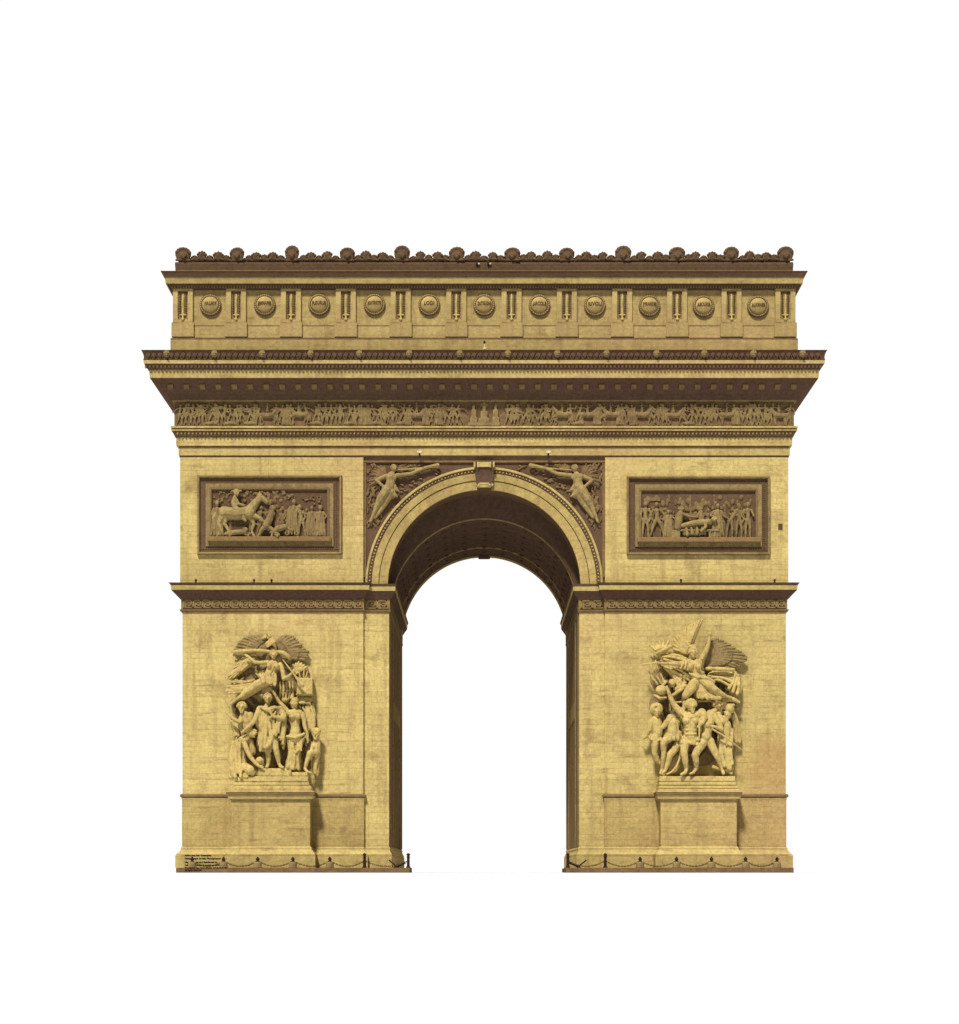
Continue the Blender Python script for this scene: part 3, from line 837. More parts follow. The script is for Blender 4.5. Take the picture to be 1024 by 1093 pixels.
# --- frieze procession
fz = Carve(0, 0, 1, 5.0); x = -325.0
rnd = random.Random(3)
while x < 326:
    if abs(x) < 24: x = 25
    px = CX + x
    t = rnd.random(); h = rnd.uniform(22.0, 24.5)
    if t < .09 and abs(x) > 60:
        horse(fz, px + 6, 453.8, rnd.uniform(13, 14.5), .3, rnd.choice((-1, 1)), rnd.random() < .6)
        human(fz, px + 5, 444, 15, 1.2, .06, 0, (-60, -20), (-30, 10))
        x += 15
    elif t < .14 and abs(x) > 60:
        fz.ch((px, 452.5, .8, 2.0), (px + 4, 451.5, 1.2, 2.2), (px + 8, 452.6, 1, 1.4)); fz.el(px - 2, 452, 1, 1.7, 1.5, 1.5)
        human(fz, px + 4, 453.8, h, .4, .2, rnd.uniform(-.2, .2), (150, 100), (-30, 40)); x += 8
    else:
        human(fz, px, 453.9, h, rnd.uniform(.2, 1.0), rnd.uniform(.08, .2), rnd.uniform(-.16, .16), (rnd.uniform(-150, -60), rnd.uniform(-150, 60)), (rnd.uniform(-120, 20), rnd.uniform(-90, 120)), rnd.random() < .15, True, rnd.choice((-1, 0, 1)), rnd.random() < .3)
        x += rnd.uniform(3.7, 5.4)
    if rnd.random() < .14: fz.ch((px + 2.6, 453, .6, .45), (px + 3.2, 431.5, .6, .45)); 
    if rnd.random() < .06: fz.ch((px + 2, 431.6, .4, 1.2), (px + 7, 433.2, .5, 1.4))
fz.build('procession_relief', 'relief', frz, vox=.032)
al = Carve(0, 0, 1, 5.0)               # altar with seated figures in the middle
al.pbox(500, 534, 450.4, 454.2, 4, 9); al.pbox(511, 523, 446, 450.2, 4, 9.4); al.pbox(502, 509.5, 445.2, 450.2, 4, 9); al.pbox(525.5, 533, 445.2, 450.2, 4, 9)
al.pbox(513.2, 520.8, 438.5, 445.8, 4, 8.8); al.pbox(503, 508.6, 437.2, 445, 4, 8.2); al.pbox(526.2, 532, 437.2, 445, 4, 8.2)
for xx, yy_, hh in ((517, 441, 13), (505.8, 439, 9), (529.2, 439, 9)):
    human(al, xx, yy_, hh, .8, .16, 0, (-130, -60), (-50, -120), True)
al.el(517, 432, .6, 4.5, 3, 1.2)
al.build('altar_relief', 'relief', frz, vox=.032)

# --- panels with battle and deathbed reliefs
def panel(x0, x1, y0, y1, rx0, rx1, ry0, ry1, label):
    fr_ = MB()
    X0, X1, Z0, Z1 = x0 - CX, x1 - CX, Z(y1), Z(y0)
    fr_.frame(X0, X1, Z0, Z1, [(0, -1), (0, 2.6), (.8, 4.0), (1.8, 4.0), (2.7, 2.6), (2.7, -1)])
    fm = fr_.build('relief_panel', 'mid', ARCH); fm['label'] = label
    b_ = MB(); b_.frame(X0 + 2.8, X1 - 2.8, Z0 + 2.8, Z1 - 2.8, [(0, -1), (0, .4), (6.1, .4), (6.1, -1)]); b_.build('sunk_border', 'soot', fm)
    b_ = MB(); b_.frame(X0 + 9, X1 - 9, Z0 + 9, Z1 - 9, [(0, -1), (0, 2.2), (4.6, 2.0), (4.6, -1)]); b_.build('inner_frame', 'mid', fm)
    ix0, ix1 = X0 + 13.7, X1 - 13.7; iz0, iz1 = Z0 + 13.7, Z1 - 13.7
    b_ = MB(); b_.frame(ix0, ix1, iz0, iz1, [(0, -1), (0, 3.4), (1.6, 3.4), (2.4, 1.4), (2.4, -1)]); b_.build('inner_moulding', 'soot_shade', fm)
    b_ = MB(); b_.box(ix0 + 2.5, ix1 - 2.5, -.5, 1, iz0 + 2.5, iz1 - 2.5); b_.build('relief_ground', 'soot', fm)
    b_ = MB(); b_.box(ix0 - 2.6, ix1 + 2.6, -6.4, 1, Z(ry1 + 5.2), Z(ry1)); b_.build('relief_ledge', 'key', fm, bevel=.05)
    bd_ = MB()
    n = int((X1 - X0) / 2.6)
    for k in range(n):
        xx = X0 + 3.4 + (X1 - X0 - 6.8) * k / (n - 1)
        for zz in (Z0 + 6.4, ): bd_.sphere(U(xx, -.7, zz), .75 * S, None, 6, 4)
    n = int((Z1 - Z0) / 2.6)
    for k in range(n):
        zz = Z0 + 6.4 + (Z1 - Z0 - 12.8) * k / (n - 1)
        bd_.sphere(U(X1 - 6.4, -.7, zz), .75 * S, None, 6, 4)
    merge(fm, bd_.build('beads', 'soot_shade', fm, smooth=True))
    return fm
pL = panel(211, 365.3, 507.5, 592.3, 228, 349, 524, 573.6, 'panel of a rider on a horse above fallen men')
pR = panel(669, 822, 508.5, 592.8, 685, 805, 525, 574.4, 'panel of a deathbed with standing mourners')
c = Carve(205, 500, 6.206, 1.0)
def rel(c, name, parent, mat='relief', vox=.032): return c.build(name, mat, parent, vox=vox)
# left panel: coordinates read on an enlarged view, hence the factor 6.2
K = 6.206
class C6(Carve): pass
def hum(name, par, x, y, h, **kw):
    c = Carve(0, 0, 1, 1.0); human(c, 205 + x / K if par is pL else 665 + x / K, 500 + y / K, h / K, **kw); return rel(c, name, par)
c = Carve(0, 0, 1, 1.2); horse(c, 205 + 312 / K, 500 + 452 / K, 200 / K, .8, 1, True)
rel(c, 'horse', pL, 'pale')
c = Carve(205, 500, K, 1.6)
c.head(295, 165, 3.6, 17, 20, .6, .6); c.ch((265, 150, 3.6, 6), (325, 148, 3.6, 6)); c.el(296, 146, 3.6, 17, 12, 2.4)
c.ch((286, 190, 3.2, 14), (278, 225, 3.6, 20), (290, 265, 3.6, 20)); c.ch((290, 265, 4, 19), (340, 290, 5, 16), (345, 335, 5, 11), (355, 345, 5, 9)); c.ch((290, 200, 4, 11), (310, 235, 5, 9), (345, 245, 5, 8))
rel(c, 'rider', pL, 'pale')
hum('soldier', pL, 168, 450, 235, p=1.2, st=.07, a1=(-110, -60), a2=(-60, -120), robe=True, hat=True)
for (x, y, pts) in (('a', 0, ((225, 435, 2, 13), (270, 425, 3, 18), (330, 420, 3, 17), (385, 432, 2, 10))), ('b', 0, ((525, 425, 2, 12), (570, 400, 3, 22), (620, 385, 3, 18)))):
    c = Carve(205, 500, K, 1.4); c.ch(*pts); q = pts[0] if x == 'b' else pts[-1]
    c.head(q[0] + (40 if x == 'b' else -32), q[1] + (18 if x == 'b' else -24), 4, 16, 17, .3); c.ch((pts[1][0], pts[1][1], 4, 9), (pts[1][0] - 20, pts[1][1] + 22, 4, 7)); c.ch((pts[2][0], pts[2][1], 3, 10), (pts[2][0] + 45, pts[2][1] + 26, 3, 8))
    rel(c, 'fallen_man', pL)
c = Carve(205, 500, K, 1.4); c.head(535, 265, 4, 17, 20, .4); c.ch((530, 290, 3.5, 20), (515, 335, 4, 24), (490, 380, 4, 24)); c.ch((490, 380, 4, 20), (460, 410, 4, 14), (440, 450, 3, 10)); c.ch((500, 380, 3, 18), (540, 410, 3, 13), (530, 450, 3, 9)); c.ch((545, 300, 4, 10), (500, 350, 5, 9), (450, 345, 5, 7))
rel(c, 'stooping_man', pL)
hum('robed_man', pL, 662, 442, 240, p=1.8, st=.09, lean=.06, a1=(-110, -100), a2=(-60, -20), robe=True)
hum('standing_man', pL, 728, 452, 215, p=1.6, st=.10, lean=-.06, a1=(-140, 170), a2=(-70, -110))
hum('robed_man', pL, 785, 452, 205, p=1.2, st=.08, lean=.05, a1=(-110, -60), a2=(-60, -100), robe=True)
hum('robed_man', pL, 850, 450, 205, p=1.5, st=.09, lean=.0, a1=(-120, -40), a2=(-50, -130), robe=True, hat=True)
c = Carve(205, 500, K, .6)
for x, y, rx, ry in ((190, 205, 40, 26), (230, 185, 34, 24), (375, 185, 36, 28), (450, 190, 40, 34), (520, 200, 50, 45), (590, 180, 44, 30), (560, 250, 44, 40), (480, 260, 40, 40), (640, 190, 30, 16), (790, 200, 60, 10), (830, 220, 22, 22), (600, 310, 40, 40), (430, 330, 30, 24)):
    for k in range(9): c.el(x + rnd.uniform(-rx, rx) * 1.1, y + rnd.uniform(-ry, ry) * 1.3, rnd.uniform(-.3, .7), rx * rnd.uniform(.15, .4), ry * rnd.uniform(.2, .5), 1.3, rnd.uniform(-40, 40))
rel(c, 'background_relief', pL, 'soot_shade')
# right panel
for x, h, kw in ((150, 245, dict(a1=(-100, -70), a2=(-70, -110), st=.08)), (228, 240, dict(a1=(-120, -60), a2=(-50, -90), st=.2, lean=-.02)), (300, 190, dict(a1=(-120, 30), a2=(-40, 60), robe=True, st=.06)), (628, 230, dict(a1=(-130, -20), a2=(-60, -30), robe=True, st=.06)), (705, 235, dict(a1=(-60, 20), a2=(-30, 60), st=.08, lean=.26)), (770, 225, dict(a1=(-110, 140), a2=(-70, -110), st=.08)), (828, 240, dict(a1=(-120, -50), a2=(-70, 110), st=.06))):
    hum('mourner', pR, x, 462, h, p=1.5, **kw)
c = Carve(665, 500, K, 1.6)
c.pbox(665 + 320 / K, 665 + 380 / K, 565.5, 574, 1, 5.6); c.pbox(665 + 385 / K, 665 + 640 / K, 564.6, 567, 1, 5.6); c.pbox(665 + 570 / K, 665 + 585 / K, 567, 574, 1, 5)
c.folds(((395, 378), (540, 368)), ((410, 440), (540, 430)), 3, 15, 6)
rel(c, 'deathbed', pR)
c = Carve(665, 500, K, 1.8)
c.ch((395, 378, 4, 13), (470, 360, 5, 18), (530, 355, 5, 20), (570, 350, 5, 16)); c.head(605, 338, 5, 17, 16, .2); c.ch((540, 355, 6, 12), (550, 385, 6.5, 10), (520, 415, 6.5, 8))
rel(c, 'dying_man', pR, 'pale')
c = Carve(665, 500, K, 1.2); c.head(385, 270, 3, 18, 20, .5); c.ch((380, 300, 3, 22), (370, 350, 3, 28), (365, 390, 3, 24)); c.ch((395, 300, 4, 11), (440, 318, 4.5, 9), (495, 322, 5, 7)); rel(c, 'mourner', pR)
c = Carve(665, 500, K, 1.2); c.head(510, 270, 3, 18, 20, -.4); c.ch((515, 295, 3, 20), (520, 345, 3, 24)); c.ch((500, 305, 4, 11), (480, 330, 4, 8)); rel(c, 'mourner', pR)
c = Carve(665, 500, K, .5)
c.pbox(665 + 180 / K, 665 + 250 / K, 531, 535, .4, 1.8); c.pbox(665 + 440 / K, 665 + 455 / K, 528, 556, .4, 1.6); c.pbox(665 + 600 / K, 665 + 610 / K, 528, 556, .4, 1.6)
for x in list(range(140, 850, 14)): c.el(x, rnd.uniform(190, 330), rnd.uniform(0, .5), rnd.uniform(8, 20), rnd.uniform(12, 32), 1.2, rnd.uniform(-20, 20))
rel(c, 'background_relief', pR, 'soot_shade')

for par, ox, spec in ((pL, 205, ((395, 170), (445, 205), (560, 215), (598, 190), (700, 205), (755, 190), (818, 180), (255, 120), (875, 170))), (pR, 665, ((190, 215), (265, 205), (335, 190), (430, 200), (475, 215), (560, 200), (590, 215), (662, 215), (740, 205), (800, 210)))):
    c = Carve(0, 0, 1, .3)
    for x, h in spec: human(c, ox + x / K, 500 + (452 if par is pL else 462) / K, h / K, p=.3, st=.09, a1=(rnd.uniform(-150, -60), rnd.uniform(-90, 100)), a2=(rnd.uniform(-120, 20), rnd.uniform(-90, 100)), lean=rnd.uniform(-.12, .12), f=rnd.choice((-1, 1)))
    rel(c, 'background_figures', par, 'soot_shade')

# --- winged figures in the spandrels
def fame(ox, sx):
    c = Carve(385, 485, 7.585, -4)
    def T(x): return x if sx > 0 else (2 * (517 - 385) * 7.585 - x)
    def ch(*pts): c.ch(*[(T(x), y, p, r) for x, y, p, r in pts])
    c.head(T(268), 112, 5, 24, 30, .5 * sx, .9)
    ch((262, 140, 4, 17), (245, 190, 4.5, 44), (245, 225, 4.6, 38), (235, 265, 4.8, 42)); c.el(T(215), 175, 6.5, 19, 19, 2.2); c.el(T(275), 190, 6.5, 19, 19, 2.2)
    ch((215, 290, 5, 46), (165, 360, 5.5, 36), (130, 425, 4.5, 22), (92, 520, 3.5, 13), (80, 545, 3.5, 12))
    ch((250, 300, 4, 36), (205, 385, 3.5, 26), (150, 470, 3, 16), (120, 512, 2.6, 11))
    ch((195, 180, 5, 19), (128, 210, 5, 15), (188, 262, 5.5, 12)); ch((295, 172, 5, 19), (410, 155, 5, 14), (515, 110, 5, 11), (612, 92, 4.5, 9)); ch((290, 128, 4, 7), (500, 112, 4.5, 9), (625, 88, 4.5, 18))
    for k in range(5): c.el(T(262 + (k % 3) * 12), 240 + k * 22, 5.6, 34, 12, 2, 30 * sx)
    ch((215, 365, 3, 9), (265, 350, 3.4, 9), (310, 320, 3, 7)); 
    o1 = c.build('winged_figure', 'pale', ARCH, vox=.032)
    c2 = Carve(385, 485, 7.585, -4)
    root = (T(215), 190)
    c2.wing(root, [(T(x), y) for x, y in ((190, 95), (160, 90), (130, 100), (105, 120), (85, 145), (75, 175), (70, 205), (68, 235), (72, 265))], 2, 2.4, 15, 11)
    c2.build('wing', 'soot_shade', o1, vox=.032); c2 = Carve(385, 485, 7.585, -4)
    c2.wing((T(290), 160), [(T(x), y) for x, y in ((330, 85), (370, 80), (410, 82), (440, 95))], 1.6, 1.8, 12, 9)
    c2.build('wing', 'soot_shade', o1, vox=.032); c2 = Carve(385, 485, 7.585, -4)
    for k in range(80):
        x, y = rnd.uniform(50, 175), rnd.uniform(90, 640)
        if math.hypot(x / 7.585 + 385 - 517, 625 - (485 + y / 7.585)) > 131: c2.ch((T(x), y, .6, 7), (T(x + rnd.uniform(-20, 20)), y - 26, 1.1, 9))
    for k in range(110):
        x, y = rnd.uniform(300, 880), rnd.uniform(85, 420)
        if math.hypot(x / 7.585 + 385 - 517, 625 - (485 + y / 7.585)) > 131: c2.ch((T(x), y, .5, 7), (T(x + 22), y + rnd.uniform(-12, 12), 1.0, 9))
    c2.build('foliage_relief', 'soot_shade', ARCH, vox=.032)
fame(0, 1); fame(0, -1)

for x0, x1, y0, y1, p0 in ((831, 835.5, 559, 565, .3), (670.6, 674.4, 316.5, 321.5, 1.0)):
    v_ = MB(); v_.pbox(x0, x1, y0, y1, p0 - 2, p0 + .5); vg = v_.build('vent_grille', 'black', ARCH)
# --- pedestals
def pedestal(x0, x1, s_):
    q = 1 - 23 / D
    a, b_ = (x0 - CX) * q, (x1 - CX) * q
    poly = [(a, -23), (b_, -23), (b_, 1), (a, 1)]
    m_ = MB(); m_.plan(poly, PAVE, Z(845, 23)); pd = m_.build('pedestal', 'dado', ARCH)
    def bnd(name, mat, *pts):
        m_ = MB(); P_ = [(e, Z(y, 23 + e)) for e, y in pts]; m_.sweep(poly, [(-3, P_[0][1])] + P_ + [(-3, P_[-1][1])]); m_.build(name, mat, pd)
    bnd('cap_moulding', 'plain', (1.5, 843.3), (5.6, 845.2)); bnd('cap_corona', 'soot_shade', (5.6, 845.5), (5.0, 848.4)); bnd('cap_fillet', 'plain', (4.0, 848.7), (3.0, 852.6))
    bnd('pedestal_base', 'plain', (.4, 903.4), (1.8, 905), (1.8, 906.6), (5.6, 911.6), (5.6, 912.6)); 
    m_ = MB(); m_.sweep(poly, [(-3, Z(912.9, 29)), (6.2, Z(912.9, 29)), (6.2, PAVE + .15), (-3, PAVE + .15)]); m_.build('pedestal_plinth', 'plain', pd)
pedestal(247.5, 331, -1); pedestal(705.5, 786.5, 1)

# --- left sculpture group
A, B = (235, 665, 8.904), (235, 735, 8.904)
def G(o):
    c = Carve(*o, -4); c.rs = .88; return c
sg = MB()
sg.pbox(246, 332.5, 838.6, 843.5, -1, 25); sg.pbox(248.5, 330, 834.8, 838.4, -1, 24.4); sg.pbox(249.5, 329, 828.6, 834.4, -1, 23.8); sg.pbox(275.8, 311, 820, 828.4, 0, 23.4); sg.pbox(311.2, 328.5, 824, 828.4, 0, 23)
LG = sg.build('sculpture_group', 'carved', ARCH, bevel=.06); LG['label'] = 'carved group with a cloaked man crowned below a winged trumpeter'
c = G(A)                               # rock-like back mass tying the group together
for x, y, rx, ry in ((300, 560, 230, 150), (560, 560, 260, 220), (800, 600, 90, 240), (250, 800, 190, 120), (560, 800, 250, 160), (480, 300, 260, 100), (760, 800, 120, 150), (300, 1100, 200, 260), (600, 1100, 300, 300), (850, 1100, 110, 330)):
    c.el(x, y, 2, rx * .82, ry, 5)
for k in range(90):
    x, y = rnd.uniform(120, 860), rnd.uniform(300, 1350)
    c.ch((x, y, 7, rnd.uniform(10, 22)), (x + rnd.uniform(-60, 60), y + rnd.uniform(20, 110), 8.4, rnd.uniform(8, 18)))
c.build('backdrop_relief', 'relief', LG, vox=.045)  # same stone as the figures, recess shade put into a darker colour
c = G(A)
c.head(508, 300, 22, 30, 40, -.2, 1.1); c.ch((510, 335, 20, 18), (505, 370, 19, 26))
c.ch((505, 400, 20, 58), (485, 455, 20, 52), (455, 520, 20, 54)); c.el(470, 405, 24, 26, 26, 4); c.el(540, 410, 24, 26, 26, 4)
c.ch((440, 555, 21, 55), (355, 585, 23, 50), (275, 640, 22, 36), (190, 705, 19, 24), (120, 755, 17, 18), (108, 770, 17, 18))
c.ch((430, 570, 18, 48), (330, 640, 18, 34), (220, 720, 16, 20))
c.ch((455, 375, 21, 28), (390, 378, 22, 22), (330, 372, 22, 19), (270, 320, 19, 15)); c.hand(262, 314, 19, 150, 14)
c.ch((575, 400, 21, 30), (600, 470, 22, 26), (605, 530, 23, 23), (650, 510, 25, 18), (688, 472, 26, 14)); c.hand(690, 468, 26, 60, 14)
c.folds(((345, 480), (530, 470)), ((400, 560), (520, 590)), 25, 20, 8)
c.folds(((420, 540), (380, 600)), ((90, 590), (70, 660)), 17, 18, 7, .2, 2.2)
c.folds(((330, 540), (300, 560)), ((110, 570), (150, 540)), 16, 15, 4, .2)
c.build('winged_trumpeter', 'carved', LG, vox=.032)
c = G(A); c.ch((598, 350, 26, 8), (690, 470, 27, 9), (775, 585, 26, 17)); c.el(780, 592, 26, 22, 22, 2)
c.ch((135, 275, 16, 20), (250, 262, 17, 22), (380, 262, 18, 20), (470, 272, 18, 18)); c.ch((540, 275, 18, 20), (600, 285, 19, 26), (650, 320, 19, 24), (665, 345, 17, 15)); c.ch((150, 290, 15, 16), (300, 300, 15, 14), (430, 285, 16, 14))
c.build('trumpet_and_scarf', 'carved', LG, vox=.032)
c = G(A)
c.wing((545, 190), [(600, 125), (650, 120), (700, 130), (735, 160), (760, 195), (790, 225), (830, 262), (845, 285), (835, 310), (820, 335), (800, 352)], 10, 10, 22, 16, .5, True, (600, 330))
c.wing((470, 180), [(400, 130), (350, 122), (300, 122), (255, 130), (215, 150), (190, 175), (165, 205), (150, 235), (132, 275), (130, 310)], 9, 9, 20, 15, .5, True, (400, 310))
c.build('wing', 'mid', LG, vox=.032)
c = G(A); c.wing((330, 335), [(240, 320), (200, 340), (165, 375), (140, 410), (120, 450), (95, 490), (70, 530), (105, 535), (150, 510)], 12, 11, 26, 14, .4)
c.build('wing', 'carved', LG, vox=.032)
c = G(A)
for t in range(9): c.ch((435 + t * 2, 195 + t * 4, 16, 11), (500 + t * 3.4, 140 + t * 4, 16, 11))
c.ch((450, 100, 14, 16), (480, 130, 14, 14)); c.ch((430, 135, 13, 22), (400, 150, 12, 12))
c.build('tablet', 'carved', LG, vox=.032)
c = G(B)                               # cloaked man in the middle
c.head(455, 88, 26, 38, 50, -.05, .75); c.ch((455, 130, 24, 24), (450, 165, 23, 34))
c.ch((400, 200, 23, 44), (450, 215, 24, 56), (520, 200, 23, 44)); c.el(455, 330, 22, 92, 170, 9); c.el(430, 480, 21, 76, 120, 8)
c.folds(((385, 190), (520, 230)), ((375, 590), (480, 580)), 28, 26, 6, .14, 2.4)
c.folds(((520, 190), (600, 230)), ((500, 440), (560, 420)), 29, 20, 4, .2, 2.0)
c.ch((390, 175, 29, 16), (450, 205, 33, 18), (520, 180, 31, 18), (560, 190, 28, 18)); c.ch((470, 210, 33, 14), (500, 260, 34, 12), (470, 280, 33, 10))
c.ch((505, 430, 24, 50), (520, 500, 26, 44), (530, 565, 27, 35), (550, 650, 25, 30), (562, 715, 24, 19), (578, 742, 27, 18), (600, 748, 29, 13))
c.ch((450, 560, 23, 40), (458, 620, 23, 33), (462, 670, 22, 30), (458, 720, 22, 19), (445, 745, 27, 18))
c.ch((378, 195, 23, 38), (345, 270, 25, 30), (325, 310, 26, 28), (280, 355, 28, 22), (235, 392, 28, 16)); c.hand(226, 400, 28, 215, 15)
c.ch((565, 200, 24, 42), (605, 250, 28, 36), (600, 285, 31, 30), (545, 272, 33, 22)); c.hand(530, 268, 34, 170, 15)
c.folds(((575, 285), (625, 270)), ((560, 440), (600, 560)), 26, 18, 5, .2, 2)
c.build('cloaked_man', 'carved', LG, vox=.032)
c = G(B)                               # crowning woman
c.head(704, 142, 22, 32, 42, -.5, .9); c.ch((690, 60, 21, 18), (685, 88, 21, 24)); c.el(715, 110, 20, 36, 26, 4); c.ch((706, 180, 21, 20), (705, 205, 21, 28))
c.ch((660, 235, 21, 42), (710, 245, 22, 52), (755, 235, 21, 40)); c.el(685, 265, 26, 30, 28, 4); c.el(740, 265, 26, 30, 28, 4)
c.ch((712, 300, 21, 56), (716, 370, 21, 50), (716, 430, 22, 62)); c.el(716, 470, 22, 78, 60, 7)
c.ch((645, 220, 20, 28), (605, 170, 19, 24), (560, 125, 18, 21), (530, 70, 20, 18), (500, 22, 22, 15)); c.hand(490, 12, 22, 130, 14)
c.ch((785, 245, 21, 30), (800, 320, 22, 24), (808, 370, 23, 22), (830, 430, 24, 17), (832, 475, 25, 14)); c.hand(834, 490, 25, 265, 14)
c.ch((640, 455, 27, 16), (720, 465, 29, 17), (800, 430, 27, 16))
c.folds(((640, 460), (690, 465)), ((635, 770), (685, 790)), 24, 24, 4, .1, 2.4); c.folds(((700, 470), (810, 450)), ((710, 780), (750, 760)), 22, 22, 5, .15, 2.2)
c.folds(((740, 470), (800, 450)), ((720, 600), (770, 590)), 25, 14, 4)
c.ch((660, 790, 24, 20), (665, 800, 27, 18))
c.build('crowning_woman', 'carved', LG, vox=.032)
c = G(B)
c.head(208, 172, 20, 40, 44, -.1, 1.1, 10, True); c.ch((220, 215, 18, 26), (235, 250, 18, 50), (255, 320, 17, 52), (270, 390, 16, 50)); c.ch((290, 250, 18, 34), (300, 300, 18, 30))
c.ch((205, 275, 19, 28), (195, 318, 21, 26), (140, 295, 22, 20), (85, 250, 22, 14)); c.hand(68, 236, 22, 140, 14)
c.folds(((90, 280), (160, 330)), ((140, 450), (170, 470)), 11, 18, 4)
c.build('bound_man', 'carved', LG, vox=.032)
c = G(B)
c.head(308, 425, 22, 38, 42, .5, 1.2, -20); c.ch((262, 460, 21, 34), (215, 500, 20, 56), (185, 580, 19, 66), (180, 660, 20, 74), (200, 740, 21, 70))
c.ch((235, 530, 24, 30), (260, 590, 26, 28), (290, 650, 28, 26), (330, 700, 29, 20), (372, 738, 30, 16)); c.hand(385, 742, 30, -20, 15)
c.folds(((160, 470), (215, 490)), ((130, 820), (215, 830)), 26, 24, 5, .16, 2.6); c.folds(((120, 500), (160, 500)), ((110, 760), (140, 800)), 20, 22, 3, .2)
c.ch((230, 740, 26, 46), (285, 775, 28, 52), (310, 800, 27, 36)); c.ch((250, 815, 26, 34), (215, 840, 27, 18), (260, 838, 28, 15)); c.ch((100, 700, 18, 16), (95, 840, 17, 18), (130, 850, 18, 14))
c.ch((290, 500, 16, 40), (310, 600, 15, 40))
c.build('kneeling_woman', 'carved', LG, vox=.032)
c = G(B); c.el(378, 690, 26, 42, 42, 4, 0); c.el(378, 690, 29, 24, 24, 3); c.build('helmet', 'carved', LG, vox=.032)
c = G(B)
c.head(912, 432, 17, 38, 40, -.2, 0, 0, True); c.el(915, 405, 17, 46, 36, 5); c.ch((875, 425, 18, 9), (955, 425, 18, 9))
c.ch((920, 480, 15, 30), (915, 540, 15, 50), (915, 610, 15, 48)); c.ch((910, 610, 19, 36), (855, 618, 24, 34), (830, 680, 24, 25), (808, 760, 23, 17), (830, 792, 25, 16), (865, 800, 26, 12)); c.ch((920, 640, 16, 34), (905, 720, 17, 27), (905, 800, 16, 20)); c.ch((880, 540, 18, 24), (870, 590, 22, 18), (835, 610, 25, 14))
c.folds(((860, 480), (960, 500)), ((900, 800), (930, 810)), 12, 20, 5, .2, 2)
c.build('seated_soldier', 'carved', LG, vox=.032)
c = G(A)                               # trophies at the right
c.pbox(235 + 730 / 8.904, 235 + 878 / 8.904, 665 + 525 / 8.904, 665 + 678 / 8.904, 0, 15)
for x in (740, 775, 835, 868): c.ch((x, 520, 15.4, 8), (x + 4, 676, 15.4, 7))
c.ch((728, 682, 15, 10), (880, 682, 15, 10)); c.ch((795, 520, 12, 9), (800, 430, 12, 8)); c.ch((815, 520, 12, 9), (832, 465, 12, 8)); c.ch((760, 520, 12, 9), (750, 440, 12, 8))
for k in range(7): c.ch((730, 480, 9, 16), (670 + k * 26, 372 + abs(k - 3) * 14, 10, 13))
for x in (570, 600, 630, 660, 690): c.ch((x, 560, 12, 12), (x + 6, 640, 14, 13), (x - 4, 720, 12, 12))
c.el(620, 735, 15, 36, 26, 5); c.el(790, 730, 10, 90, 40, 4); c.ch((760, 760, 14, 14), (840, 758, 14, 14), (860, 770, 13, 10))
c.folds(((760, 780), (880, 770)), ((840, 1010), (890, 1050)), 10, 24, 6, .2, 3)
c.build('trophies', 'carved', LG, vox=.032)

# --- right sculpture group
A, B = (680, 660, 8.533), (680, 735, 8.533)
sg = MB()
sg.pbox(702.5, 790, 842.2, 844.6, -1, 26); sg.pbox(703, 788, 838.6, 842, -1, 25); sg.pbox(703.5, 786, 834.6, 838.2, -1, 24.4); sg.pbox(704, 785, 828.4, 834.3, -1, 23.8)
RG = sg.build('sculpture_group', 'carved', ARCH, bevel=.06); RG['label'] = 'carved group of striding warriors below a shouting winged woman'
c = G(A)
for x, y, rx, ry in ((260, 560, 200, 160), (560, 620, 260, 150), (840, 560, 130, 150), (420, 420, 200, 90), (700, 430, 200, 90), (200, 800, 130, 150), (520, 900, 330, 200), (560, 1150, 300, 240), (780, 900, 140, 200), (820, 1150, 110, 240), (260, 1050, 120, 260)):
    c.el(x, y, 1.5, rx * .85, ry, 5)
for k in range(90):
    x, y = rnd.uniform(140, 880), rnd.uniform(440, 1300)
    c.ch((x, y, 7, rnd.uniform(10, 22)), (x + rnd.uniform(-70, 70), y + rnd.uniform(20, 100), 8.4, rnd.uniform(8, 18)))
c.build('backdrop_relief', 'relief', RG, vox=.045)  # darker than the figures in front, shade of the recess painted in
c = G(A)                               # winged woman
c.head(512, 312, 24, 34, 46, .15, 1.2); c.el(505, 262, 23, 40, 24, 5); c.ch((470, 240, 22, 12), (450, 218, 21, 14), (485, 215, 21, 12)); c.ch((515, 355, 22, 20), (525, 385, 21, 30))
c.ch((495, 415, 22, 44), (555, 410, 22, 48)); c.el(490, 440, 27, 30, 30, 4); c.el(560, 440, 27, 30, 30, 4); c.ch((525, 440, 22, 62), (530, 500, 22, 52), (550, 555, 22, 60))
c.ch((590, 365, 22, 30), (625, 305, 22, 26), (648, 250, 22, 23), (658, 200, 22, 18), (662, 165, 22, 15)); c.hand(664, 146, 22, 88, 24)
c.ch((480, 400, 22, 34), (420, 412, 24, 28), (360, 415, 25, 23), (280, 410, 25, 19), (210, 408, 25, 15)); c.hand(196, 406, 25, 180, 16)
c.ch((610, 570, 24, 52), (660, 610, 28, 44), (705, 645, 29, 36), (760, 680, 26, 27), (815, 712, 23, 18), (860, 722, 23, 14)); c.ch((520, 600, 25, 56), (480, 655, 29, 50), (445, 700, 28, 40), (430, 735, 20, 30))
c.folds(((530, 560), (620, 570)), ((540, 730), (760, 730)), 23, 24, 8, .15, 2.4); c.folds(((420, 385), (480, 380)), ((380, 450), (460, 480)), 25, 14, 4)
c.ch((600, 540, 28, 18), (650, 545, 29, 20), (700, 580, 27, 18)); c.ch((480, 500, 25, 12), (560, 540, 28, 14), (620, 520, 27, 12))
c.build('winged_woman', 'carved', RG, vox=.032)
c = G(A)
